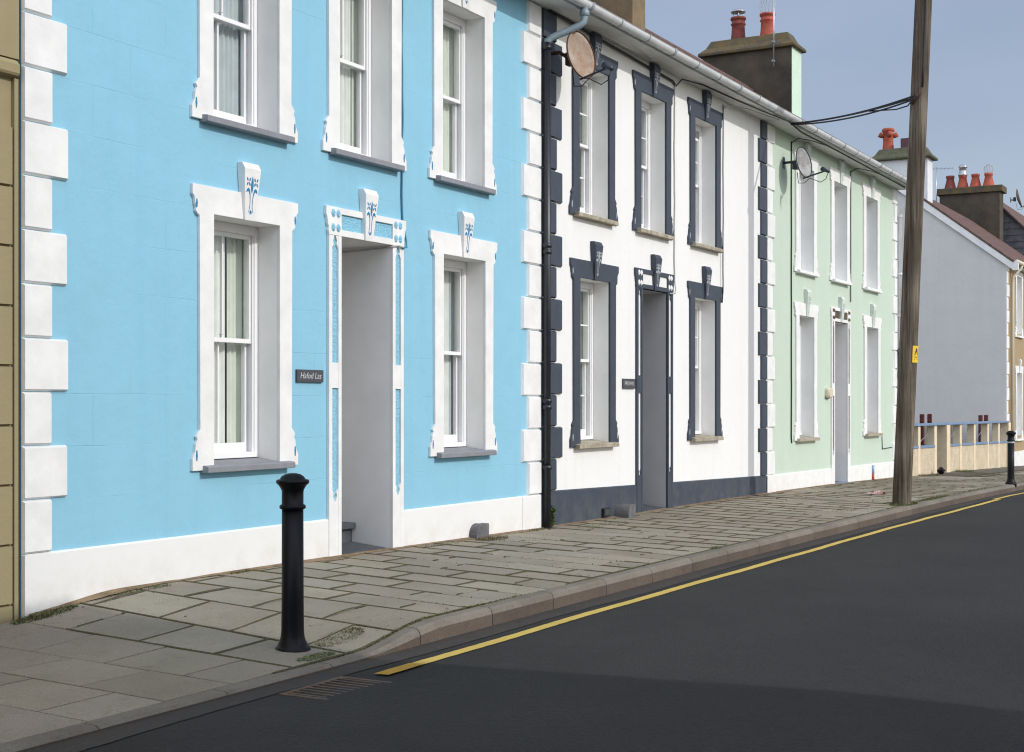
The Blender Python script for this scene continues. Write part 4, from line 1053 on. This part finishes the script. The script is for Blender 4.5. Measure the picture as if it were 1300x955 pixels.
patch([(.01, 2.115), (-.05, 2.083), (-.01, 2.083), (-.04, 2.055), (.05, 2.09), (.01, 2.09), (.04, 2.115)])
for zz, w in ((2.015, .26), (1.995, .2), (1.972, .28)): patch([(-w, zz), (w, zz), (w, zz+.009), (-w, zz+.009)])
part(mbk, 'warning_print', 'print_black', S)

p0 = Vector(on_pole(5.70, av-.5, .03)); p1 = Vector((21.12, -.42, 5.63))
mb = MB()
for k, (dz, s) in enumerate(((0, .05), (.03, .065), (-.02, .08))): mb.tube(sag(p0+Vector((0, 0, dz)), p1+Vector((0, 0, dz*.4)), s), .0125, 6)
mb.tube([p0+Vector((0, 0, .0)), p0+Vector((.03, .1, -.10)), p0+Vector((.1, .28, -.12)), p0+(p1-p0)*.35-Vector((0, 0, .055))], .010, 6)
o = mb.build('overhead_cable', 'cable_black'); tag(o, 'black overhead cables running from the telegraph pole to the eaves of the houses', 'cable')

# ------------------------------------------------------------------ bollards
def bollard(x, y, z, label, k=1.0, band=False, lean=0):
    t = thing('bollard', (x, y, z), label, 'bollard', 'black cast iron bollards along the kerb')
    pr = [(.106, -.05), (.106, .012), (.103, .028), (.096, .036), (.088, .042), (.084, .055), (.074, .075), (.068, .10), (.0655, .14), (.064, .3), (.0625, .83)]
    mb = MB(); mb.lathe([(r*k, h*k) for r, h in pr], (x, y, z), 32); part(mb, 'shaft', 'iron_black', t)
    mb = MB(); mb.lathe([(r*k, h*k) for r, h in [(.0625, .832), (.074, .836), (.077, .846), (.074, .856), (.063, .862), (.063, .93), (.065, .945), (.078, .968), (.083, .974)]], (x, y, z), 32); part(mb, 'collar', 'iron_black', t)
    mb = MB(); mb.lathe([(r*k, h*k) for r, h in [(.083, .975), (.091, .979), (.096, .988), (.096, .998), (.090, 1.004), (.076, 1.007), (.066, 1.022), (.045, 1.036), (.02, 1.042), (.001, 1.043)]], (x, y, z), 32); part(mb, 'cap', 'iron_black', t)
    if band:
        mb = MB(); mb.lathe([(.0645*k, .80*k), (.066*k, .802*k), (.066*k, .828*k), (.0645*k, .83*k)], (x, y, z), 24); part(mb, 'reflective_band', 'band_refl', t)
    return t
bz = pz(6.38, -2.30)
def bloc(): pass
bollard(6.88, -1.98, pz(6.88, -1.98)-.02, 'large black cast iron bollard in the foreground beside the dropped kerb', 1.045)
bollard(28.58, -2.33, pz(28.58, -2.3), 'distant black bollard with a pale band, near the right edge by the garden wall', .99, True)

# ------------------------------------------------------------------ house name plaques
def plaque(x0, x1, z0, z1, txt, label, italic=0., size=.075):
    t = thing('house_sign', ((x0+x1)/2, 0, z0), label, 'sign')
    mb = MB(); mb.box(x0, x1, -.022, -.002, z0, z1); part(mb, 'slate_plate', 'sign_slate', t, .002)
    cu = bpy.data.curves.new('lettering', 'FONT'); cu.body = txt; cu.size = size; cu.extrude = .0008; cu.shear = italic; cu.align_x = 'CENTER'; cu.align_y = 'CENTER'; cu.offset = -.0004
    tmp = bpy.data.objects.new('tmp', cu); COL.objects.link(tmp)
    me = bpy.data.meshes.new_from_object(tmp.evaluated_get(bpy.context.evaluated_depsgraph_get())) if False else None
    dg = bpy.context.evaluated_depsgraph_get(); dg.update(); me = bpy.data.meshes.new_from_object(tmp.evaluated_get(dg))
    bpy.data.objects.remove(tmp); me.name = 'lettering'
    w = max(v.co.x for v in me.vertices)-min(v.co.x for v in me.vertices); s = (x1-x0)*.80/w
    for v in me.vertices: v.co = Vector((v.co.x*s, -.0235-v.co.z, v.co.y*min(s, 1.3)))
    me.materials.clear(); me.materials.append(M['letter'])
    o = bpy.data.objects.new('lettering', me); COL.objects.link(o); o.parent = t; o.location = (0, 0, (z1-z0)/2)
    return t
plaque(9.44, 9.80, 1.527, 1.632, 'Hafod Las', 'long slate name plaque reading Hafod Las on the blue wall', .25)
plaque(15.87, 16.22, 1.53, 1.652, 'PRESWYL', 'short slate name plaque with worn lettering left of the white house door', .1, .06)

# beige meter box cover beside green door
T = thing('meter_box', (24.33, 0, 1.45), 'beige oval plastic wall box left of the green house door', 'wall box')
mb = MB(); n = 16
vs = []; 
for (sc2, yy) in ((1, 0), (1, -.05), (.85, -.085)):
    for k in range(n):
        a = 2*math.pi*k/n; ca, sa = math.cos(a), math.sin(a); vs.append((24.33+.12*sc2*math.copysign(abs(ca)**.6, ca), yy-.001, 1.53+.095*sc2*math.copysign(abs(sa)**.6, sa)))
fs = [(i*n+k, i*n+(k+1) % n, (i+1)*n+(k+1) % n, (i+1)*n+k) for i in range(2) for k in range(n)]+[tuple(2*n+k for k in range(n))]
mb.add(vs, fs); part(mb, 'cover', 'box_beige', T, .004)
mb = MB(); mb.box(24.2, 24.46, -.012, -.001, 1.43, 1.445); part(mb, 'backplate', 'stone_grey', T)

# ------------------------------------------------------------------ stones at the wall foot
def wedge(x0, x1, zb, h, label, proj=.16, m='stone_grey'):
    mb = MB(); n = 8; pts = [(x0, zb-.05)]
    c = (x0+x1)/2
    for k in range(n+1):
        t = math.pi*(.92-.62*k/n); pts.append((c+(x1-x0)*.52*math.cos(t), zb+h*math.sin(t)**.8))
    pts.append((x1, zb+h*.98)); pts.append((x1, zb-.05))
    mb.prism(pts[::-1], -proj, -.02)
    o = mb.build('guard_stone', m, bevel=.006); tag(o, label, 'stone', 'stones at the foot of the house walls')
wedge(12.20, 12.44, -.02, .16, 'grey rounded stone against the white plinth of the blue house', .12)
wedge(15.60, 15.80, -.05, .18, 'grey slab stone standing against the dark plinth left of the white house door', .22)
mb = MB(); mb.box(15.25, 15.42, -.06, -.02, .0, .10); mb.box(15.27, 15.40, -.065, -.058, .015, .085, 1)
o = mb.build('air_vent', ['pvc_black', 'dark_room'], bevel=.004); tag(o, 'small black drain opening low in the dark plinth of the white house', 'vent')

# ------------------------------------------------------------------ drain grate
T = thing('drain_grate', (6.2, -2.85, gr(6.2)), 'rusty iron gully grate in the road beside the near kerb', 'drain cover')
zr0 = gr(6.35)+.012
mb = MB(); x0, x1, y0, y1 = 5.94, 6.50, -3.08, -2.62
mb.box(x0, x1, y0, y0+.03, zr0-.03, zr0); mb.box(x0, x1, y1-.03, y1, zr0-.03, zr0); mb.box(x0, x0+.03, y0+.03, y1-.03, zr0-.03, zr0); mb.box(x1-.03, x1, y0+.03, y1-.03, zr0-.03, zr0)
part(mb, 'frame', 'grate_iron', T, .002)
mb = MB()
for k in range(9): mb.box(x0+.045+k*.056, x0+.065+k*.056, y0+.03, y1-.03, zr0-.02, zr0-.001)
mb.box(x0+.03, x1-.03, -2.86, -2.84, zr0-.022, zr0-.006); part(mb, 'bars', 'grate_iron', T)
mb = MB(); mb.box(x0+.03, x1-.03, y0+.03, y1-.03, zr0-.012-.0, zr0-.0115+.0); part(mb, 'gully', 'dark_room', T)

# ------------------------------------------------------------------ weeds, moss and litter
def blade(mb, p, h, w, lean, mi):
    a = R.random()*6.28; d = Vector((math.cos(a), math.sin(a), 0)); s = Vector((-d.y, d.x, 0)); p = Vector(p)
    q1 = p+d*lean*.35+Vector((0, 0, h*.6)); q2 = p+d*lean+Vector((0, 0, h))
    mb.add([p-s*w, p+s*w, q1+s*w*.8, q1-s*w*.8, q2], [(0, 1, 2, 3), (3, 2, 4)], mi)
def tuft(x, y, rx, ry, n, h, label=None, kind='stuff', dry=.4, name='weeds', z=None):
    mb = MB()
    for _ in range(int(n*2.4)):
        a, q = R.random()*6.28, math.sqrt(R.random()); xx, yy = x+rx*q*math.cos(a), y+ry*q*math.sin(a)
        yy = min(yy, -.015); zz = pz(xx, yy) if z is None else z
        hh = h*R.uniform(.3, 1); blade(mb, (xx, yy, zz-.008), hh, R.uniform(.0015, .004), hh*R.uniform(.3, 1.6), 0 if R.random() > dry else 1)
    o = mb.build(name, ['leaf', 'leaf_dry']); tag(o, label, 'weeds', 'grass tufts growing in the pavement'); return o
tuft(6.66, -.10, .28, .07, 495, 0.034, 'green weeds at the corner where the blue house meets the olive one', dry=.3)
tuft(7.55, -.10, .30, .06, 165, 0.022, 'weedy strip at the wall foot just right of the near corner', dry=.4)
tuft(8.65, -.06, .16, .05, 121, 0.031, 'low weeds at the white plinth left of the foreground bollard', dry=.4)
tuft(7.25, -2.06, .22, .10, 605, 0.028, 'weedy patch between the slabs right behind the foreground bollard', dry=.55)
tuft(6.80, -2.22, .17, .06, 385, 0.022, 'bright green grass at the kerb in front of the foreground bollard', dry=.15)
tuft(9.95, -.05, .13, .05, 121, 0.025, 'small weeds at the left foot of the blue house doorway', dry=.5)
tuft(11.55, -.12, .35, .08, 143, 0.019, 'sparse weeds right of the blue house doorway', dry=.6)
tuft(12.35, -.22, .25, .10, 231, 0.037, 'brown weeds round the grey rounded stone', dry=.75)
tuft(13.55, -.08, .25, .05, 121, 0.031, 'dry weeds at the corner quoin of the blue house', dry=.7)
tuft(14.6, -.35, .6, .12, 275, 0.019, 'weedy strip in the paving below the dark plinth', dry=.5)
tuft(13.15, -2.28, .12, .04, 132, 0.028, 'grass clump on the kerb edge halfway along', dry=.2)
tuft(20.75, -2.22, .55, .16, 825, 0.043, 'grass growing round the foot of the telegraph pole', dry=.35)
tuft(22.4, -2.27, 1.0, .06, 495, 0.037, 'grass along the kerb beyond the telegraph pole', dry=.35)
tuft(18.9, -1.9, .4, .15, 220, 0.019, 'mossy weeds in the slabs before the telegraph pole', dry=.5)
tuft(19.0, -.12, 1.2, .06, 220, 0.019, 'thin weeds along the dark plinth at the right of the white house', dry=.6)
tuft(34.0, -.35, .5, .2, 165, 0.074, 'weeds beside the gate pier of the garden wall', dry=.4)
tuft(30.6, -.3, .5, .2, 165, 0.056, 'weeds at the near end of the garden wall', dry=.5)
tuft(25.5, -2.27, 1.0, .05, 220, 0.031, 'thin grass along the far stretch of kerb', dry=.4)
# fallen bits of leaf and grit
mb = MB()
for _ in range(1500):
    x = R.uniform(6.3, 29); yy = R.choice([-.03-abs(R.gauss(0, .09)), -.03-abs(R.gauss(0, .09)), -2.25+abs(R.gauss(0, .12)), -2.44-abs(R.gauss(0, .07)), R.uniform(-2.2, -.1)])
    if R.random() > .5+.5*math.sin(x*2.1+yy): continue
    zz = (pz(x, yy) if yy > -2.42 else rz(x, yy)+.006)+.003; r = R.uniform(.004, .014); a = R.random()*6.28; t_ = R.uniform(-.4, .4)
    c, d_ = math.cos(a)*r, math.sin(a)*r
    mb.add([(x-c, yy-d_, zz), (x+d_*.5, yy-c*.5, zz+r*.3), (x+c, yy+d_, zz+r*t_+.003), (x-d_*.5, yy+c*.5, zz+r*.2)], [(0, 1, 2, 3)], 0 if R.random() < .7 else 1)
o = mb.build('leaf_litter', ['dead_leaf', 'leaf_dry']); tag(o, 'scattered brown leaf bits and grit on the pavement and along the kerb', 'leaf litter', kind='stuff')
# leafy plant at the downpipe
mb = MB()
for _ in range(46):
    base = Vector((13.86+R.uniform(-.03, .03), -.07+R.uniform(-.03, .02), pz(13.8, -.06)+R.uniform(0, .22)))
    a = R.random()*6.28; d = Vector((math.cos(a), -abs(math.sin(a))*.9, R.uniform(.2, .8))).normalized(); s = d.cross(Vector((0, 0, 1))).normalized(); l = R.uniform(.05, .09)
    n_ = s.cross(d)*.012
    mb.add([base, base+d*l*.5+s*l*.28+n_, base+d*l, base+d*l*.5-s*l*.28+n_], [(0, 1, 2), (0, 2, 3)])
lf = None
T = thing('leafy_weed', (13.86, -.07, pz(13.8, -.06)), 'bushy green plant growing at the foot of the black downpipe', 'plant')
part(mb, 'leaves', 'leaf', T)
mb = MB()
for k in range(4): mb.tube([(13.86+.01*k, -.07, pz(13.8, 0)-.02), (13.85+.02*k, -.075, pz(13.8, 0)+.12), (13.84+.025*k, -.08, pz(13.8, 0)+.22)], .004, 5)
part(mb, 'stem', 'leaf_dry', T)
# raised, ragged moss filling in the joints
mb = MB()
def ribbon(p, q, w0):
    L_ = math.hypot(q[0]-p[0], q[1]-p[1]); n = max(2, int(L_/.035)); w0 = w0*.7; nx, ny = -(q[1]-p[1])/L_, (q[0]-p[0])/L_; run = []
    ph, amp = R.random()*6, R.uniform(.35, 1.0)
    def flush():
        if len(run) > 1:
            vs = []
            for x, y, w in run: vs += [(x-nx*w, y-ny*w, pz(x, y)+.0005), (x, y, pz(x, y)+.006+w*.25), (x+nx*w, y+ny*w, pz(x, y)+.0005)]
            mb.add(vs, [f for k in range(len(run)-1) for f in ((3*k, 3*k+1, 3*k+4, 3*k+3), (3*k+1, 3*k+2, 3*k+5, 3*k+4))], 0, True)
        run.clear()
    for k in range(n+1):
        t = k/n; x, y = p[0]+(q[0]-p[0])*t, p[1]+(q[1]-p[1])*t
        d = math.sin(x*1.9+y*2.7)+math.sin(x*.71-y*1.3+1)+.6*math.sin(t*7+ph)
        if d > -.9: run.append((x+R.uniform(-.002, .002), y+R.uniform(-.002, .002), w0*R.uniform(.5, 1.1)*(1 if d < .9 else 1.5)*amp+.003))
        else: flush()
    flush()
for (x0_, w_, ys_) in SL:
    if 6.2 < x0_ < 34:
        ribbon((x0_, -2.29), (x0_, -.03), .0065)
        for yv in ys_[1:-1]: ribbon((x0_+.01, yv), (x0_+w_-.01, yv), .0115)
ribbon((6.3, -2.297), (34, -2.297), .012)
o = mb.build('joint_moss', 'moss'); tag(o, 'dark ragged moss filling the joints of the paving', 'moss', kind='stuff')
# moss and grass in joints (uncountable)
mb = MB()
for _ in range(11000):
    x = R.uniform(6.3, 30) if R.random() < .65 else R.uniform(6.3, 13)
    yy = R.choice([R.uniform(-2.3, -.05), -2.30+R.uniform(-.01, .01), -2.30+R.uniform(-.01, .01)])
    if yy > -2.28:
        x = min(XJ, key=lambda q: abs(q-x))+R.uniform(-.006, .006)
    # patchy
    if math.sin(x*1.7+yy*2.3)+math.sin(x*.63-yy*1.1) < R.uniform(-.2, 1.6): continue
    blade(mb, (x, yy, pz(x, yy)-.008), R.uniform(.010, .022), .0035, .012, 0 if R.random() < .5 else 1)
o = mb.build('joint_moss_growth', ['leaf', 'leaf_dry']); tag(o, 'short moss and grass in the paving joints', 'moss', kind='stuff')
# sandy drift along the foot of the walls
mb = MB(); X = xs(6.6, 29.1, .08); vs = []
for x in X:
    w = .045+.03*math.sin(x*2.1)+.02*math.sin(x*5.3)+R.uniform(0, .012); w = max(.015, w)
    vs += [(x, -.02, pz(x, -.02)+.014), (x, -.02-w, pz(x, -.02-w)+.003)]
mb.add(vs, [(2*i, 2*i+1, 2*i+3, 2*i+2) for i in range(len(X)-1)], 0, True)
M['sand'] = mat('sandy_mortar_fillet', (.22, .155, .09), rough=1, var=.35, vscale=8, bump=.01, bscale=50)
o = mb.build('mortar_fillet', 'sand'); o['kind'] = 'structure'
# litter
mb = MB(); n, m_ = 14, 9; cx, cy = 22.55, -1.35; vs = []
for i in range(n+1):
    for j in range(m_+1):
        u, v = i/n-.5, j/m_-.5; x, yy = cx+u*.42, cy+v*.22
        hgt = .012+.07*max(0, .5-abs(u))*(1+R.uniform(-.9, .9))*(1-abs(v)); vs.append((x+R.uniform(-.01, .01), yy+R.uniform(-.01, .01), pz(x, yy)+hgt))
mb.add(vs, [(i*(m_+1)+j, (i+1)*(m_+1)+j, (i+1)*(m_+1)+j+1, i*(m_+1)+j+1) for i in range(n) for j in range(m_)], 0)
o = mb.build('litter', 'litter'); tag(o, 'crumpled pinkish wrapper lying on the pavement beside the telegraph pole', 'litter')

# ------------------------------------------------------------------ garden wall
T = thing('garden_wall', (35, -.1, -.3), 'low cream pebbledashed garden wall with posts and blue coping', 'garden wall')
ps = [(29.75, .16), (30.62, .20), (32.15, .24), (33.25, .34), (34.72, .2), (36.32, .2), (38.0, .2), (39.45, .2), (40.78, .34)]
top = lambda x: .865-.0045*(x-30.4)
lowt = lambda x: .41-.0125*(x-31.5)
mb = MB()
mb = MB()
for a, b in zip(ps, ps[1:]):
    if abs(b[0]-33.25) < .01:   # gateway
        continue
    xa, xb = a[0]+.001, b[0]-b[1]-.001
    mb.hexa([(xa, -.12, -1), (xb, -.12, -1), (xb, .03, -1), (xa, .03, -1)], [(xa, -.12, lowt(xa)-.03), (xb, -.12, lowt(xb)-.03), (xb, .03, lowt(xb)-.03), (xa, .03, lowt(xa)-.03)])
part(mb, 'low_wall', 'cream', T)
for a, b in zip(ps, ps[1:]):
    xa, xb = a[0]+.001, b[0]-b[1]-.001
    if abs(b[0]-33.25) > .01:
        mb = MB(); mb.hexa([(xa, -.145, lowt(xa)-.029), (xb, -.145, lowt(xb)-.029), (xb, .055, lowt(xb)-.029), (xa, .055, lowt(xa)-.029)], [(xa, -.145, lowt(xa)+.02), (xb, -.145, lowt(xb)+.02), (xb, .055, lowt(xb)+.02), (xa, .055, lowt(xa)+.02)])
        part(mb, 'coping', 'coping_blue', T, .006)
for x, w in ps:
    big = w > .3
    mb = MB(); mb.box(x-w, x, -.13-(.05 if big else 0), .04+(.12 if big else 0), -1.2, top(x)-.001); part(mb, 'post', 'cream_paint', T, .008)
mb = MB()
for a, b in zip(ps, ps[1:]):
    xa, xb = a[0]-a[1]*.5+.01, b[0]-b[1]*.5-.01
    mb.hexa([(xa, -.17, top(xa)), (xb, -.17, top(xb)), (xb, .08, top(xb)), (xa, .08, top(xa))], [(xa, -.17, top(xa)+.05), (xb, -.17, top(xb)+.05), (xb, .08, top(xb)+.05), (xa, .08, top(xa)+.05)])
part(mb, 'top_rail', 'coping_blue', T, .008)
mb = MB()
for a, b in list(zip(ps, ps[1:])):
    if abs(b[0]-33.25) < .01: continue
    xa, xb = a[0]+.15, b[0]-b[1]-.15; mb.tube([(xa, -.03, lowt(xa)+.05), ((xa+xb)/2, -.03, lowt(xa)+.16), (xb-.1, -.03, top(xb)-.2), (xb-.05, -.03, top(xb)-.08)], .010, 6)
part(mb, 'ironwork', 'zinc', T)
# wall behind the garden and maroon posts
mb = MB(); mb.box(29.3, 40.98, 1.45, 1.62, -1.2, .80); o = mb.build('back_wall', 'olive_wall'); tag(o, 'olive-grey rough block wall behind the openings of the cream garden wall', 'wall')
for k, (x, lab) in enumerate(((35.55, 'left post of the left-hand maroon pair behind the garden wall'), (36.35, 'right post of the left-hand maroon pair behind the garden wall'), (43.3-4.2, 'left post of the right-hand maroon pair behind the garden wall'), (44.0-4.2, 'right post of the right-hand maroon pair behind the garden wall'))):
    yy = 1.0 if k < 2 else .35
    x_ = (x, x, 39.35, 40.1)[k]
    mb = MB(); mb.box(x_-.05, x_+.05, yy-.05, yy+.05, -.6, 1.08 if k < 2 else 1.03)
    t = thing('post', (x_, yy, -.4), lab, 'post', 'maroon posts behind the garden wall'); part(mb, 'upright', 'maroon', t, .006)
    mb = MB(); mb.box(x_-.14, x_-.052, yy-.02, yy+.02, .90, .94); part(mb, 'arm', 'maroon', t)
# black rubbish at the wall foot
mb = MB(); 
vs = []; n = 10
for i in range(6):
    for k in range(n):
        a = 2*math.pi*k/n; r = .10*math.sin(math.pi*(i+.4)/6.2)*(1+R.uniform(-.25, .25)); vs.append((32.05-.35+r*math.cos(a), -.32+r*.8*math.sin(a), pz(31.7, -.3)+.0+.03*i+R.uniform(-.01, .01)))
mb.add(vs, [(i*n+k, i*n+(k+1) % n, (i+1)*n+(k+1) % n, (i+1)*n+k) for i in range(5) for k in range(n)]+[tuple(5*n+k for k in range(n))])
o = mb.build('rubbish_bag', 'iron_black'); tag(o, 'small dark bag of rubbish at the foot of the cream garden wall', 'rubbish bag')

# ------------------------------------------------------------------ house across the street (behind the camera): its shade falls on the near pavement
HO = thing('opposite_house', (0, -12, -.1), 'rendered two-storey house across the street behind the viewer', 'house')
ox0, ox1, oy0, oy1, oe, orr = -40, 7.55, -19.0, -12.0, 7.05, 8.4
ym = (oy0+oy1)/2
mb = MB(); mb.prismx([(oy1, -1), (oy1, oe), (ym, orr), (oy0, oe), (oy0, -1)], ox0, ox1); part(mb, 'wall', 'white', HO)
mb = MB(); slope(mb, ox0-.1, ox1+.02, oy1+.15, oe+.03, ym, orr+.12, 8, .14); slope(mb, ox0-.1, ox1+.02, oy0-.15, oe+.03, ym-.002, orr+.12, 8, .14); part(mb, 'roof', 'roof_slate', HO)
for c in (-22, -19, -16, -13, -10, -7, -4, -1, 2, 5):
    for z in (.9, 3.7):
        mb = MB(); mb.box(c-.5, c+.5, oy1, oy1+.03, z, z+1.6); w = part(mb, 'window', 'timber', HO)
        mb = MB(); mb.box(c-.42, c+.42, oy1+.03, oy1+.034, z+.08, z+1.52); part(mb, 'pane', 'dark_room', w)

# ------------------------------------------------------------------ light, sky, camera
TANE, DX = .60, -.05       # fall per metre towards the wall, drift along it
sd = Vector((DX, 1, -TANE)).normalized()
sun = bpy.data.lights.new('sun', 'SUN'); sun.energy = 2.2; sun.angle = rad(.53); sun.color = (1, .965, .90)
so = bpy.data.objects.new('sun', sun); COL.objects.link(so); so.rotation_euler = sd.to_track_quat('-Z', 'Y').to_euler(); so.location = (5, -30, 30)
w = bpy.data.worlds.new('World'); sc.world = w; w.use_nodes = True; nt = w.node_tree; N = nt.nodes; L = nt.links
bg = N['Background']; bg.inputs[1].default_value = .08
sky = N.new('ShaderNodeTexSky'); sky.sky_type = 'NISHITA'; sky.sun_disc = False
sky.sun_elevation = math.atan2(TANE, math.hypot(1, DX)); sky.sun_rotation = math.atan2(-sd.x, -sd.y)
sky.air_density = 1.0; sky.dust_density = 1.5; sky.ozone_density = 1.2; sky.altitude = 0
L.new(sky.outputs[0], bg.inputs[0])
# thin high haze over the blue
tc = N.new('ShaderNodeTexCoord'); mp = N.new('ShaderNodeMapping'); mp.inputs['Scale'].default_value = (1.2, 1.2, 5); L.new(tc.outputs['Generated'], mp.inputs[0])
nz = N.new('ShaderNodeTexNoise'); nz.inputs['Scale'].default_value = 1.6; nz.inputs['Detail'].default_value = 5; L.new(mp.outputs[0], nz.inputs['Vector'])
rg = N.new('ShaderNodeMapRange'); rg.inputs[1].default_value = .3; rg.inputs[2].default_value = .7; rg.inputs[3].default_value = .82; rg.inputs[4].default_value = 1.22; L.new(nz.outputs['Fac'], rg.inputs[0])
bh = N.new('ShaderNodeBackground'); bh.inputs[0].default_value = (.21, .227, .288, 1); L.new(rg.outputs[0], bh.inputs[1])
# bright broken cloud added out of view to the left, brightening the shaded reveals
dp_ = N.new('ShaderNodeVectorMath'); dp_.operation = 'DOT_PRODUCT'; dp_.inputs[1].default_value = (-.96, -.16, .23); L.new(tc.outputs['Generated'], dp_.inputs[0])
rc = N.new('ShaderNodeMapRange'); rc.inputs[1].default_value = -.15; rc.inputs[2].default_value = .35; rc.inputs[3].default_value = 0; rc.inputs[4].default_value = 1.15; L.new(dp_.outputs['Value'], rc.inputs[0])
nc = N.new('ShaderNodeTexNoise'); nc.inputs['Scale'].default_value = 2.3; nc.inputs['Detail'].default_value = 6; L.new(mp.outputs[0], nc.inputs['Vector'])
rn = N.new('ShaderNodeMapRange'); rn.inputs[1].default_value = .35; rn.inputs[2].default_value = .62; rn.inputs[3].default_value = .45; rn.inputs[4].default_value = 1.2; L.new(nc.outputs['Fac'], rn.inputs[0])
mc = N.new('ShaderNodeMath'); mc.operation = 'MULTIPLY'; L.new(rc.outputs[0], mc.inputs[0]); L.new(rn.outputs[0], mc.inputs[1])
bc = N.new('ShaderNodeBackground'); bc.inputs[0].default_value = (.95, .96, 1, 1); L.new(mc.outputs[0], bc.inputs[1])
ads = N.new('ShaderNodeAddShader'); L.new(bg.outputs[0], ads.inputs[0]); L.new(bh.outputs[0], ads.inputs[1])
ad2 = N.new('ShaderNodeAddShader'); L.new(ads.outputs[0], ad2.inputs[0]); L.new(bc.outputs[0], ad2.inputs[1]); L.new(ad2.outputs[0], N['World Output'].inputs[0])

cam = bpy.data.cameras.new('camera'); co = bpy.data.objects.new('camera', cam); COL.objects.link(co)
cam.sensor_width = 36; cam.sensor_fit = 'HORIZONTAL'; cam.lens = 36*1806/1300; cam.shift_y = 34.5/1300; cam.clip_end = 3000; cam.clip_start = .05
co.location = (0, -7.375, 1.35)
fwd = Vector((.87176, .48994, 0)); co.rotation_euler = fwd.to_track_quat('-Z', 'Y').to_euler()
sc.camera = co
sc.view_settings.view_transform = 'Standard'; sc.view_settings.look = 'None'; sc.view_settings.exposure = -0.06; sc.view_settings.gamma = 1
sc.render.engine = 'CYCLES'; sc.cycles.max_bounces = 8; sc.cycles.filter_width = 1.15; sc.cycles.diffuse_bounces = 4; sc.cycles.transparent_max_bounces = 12
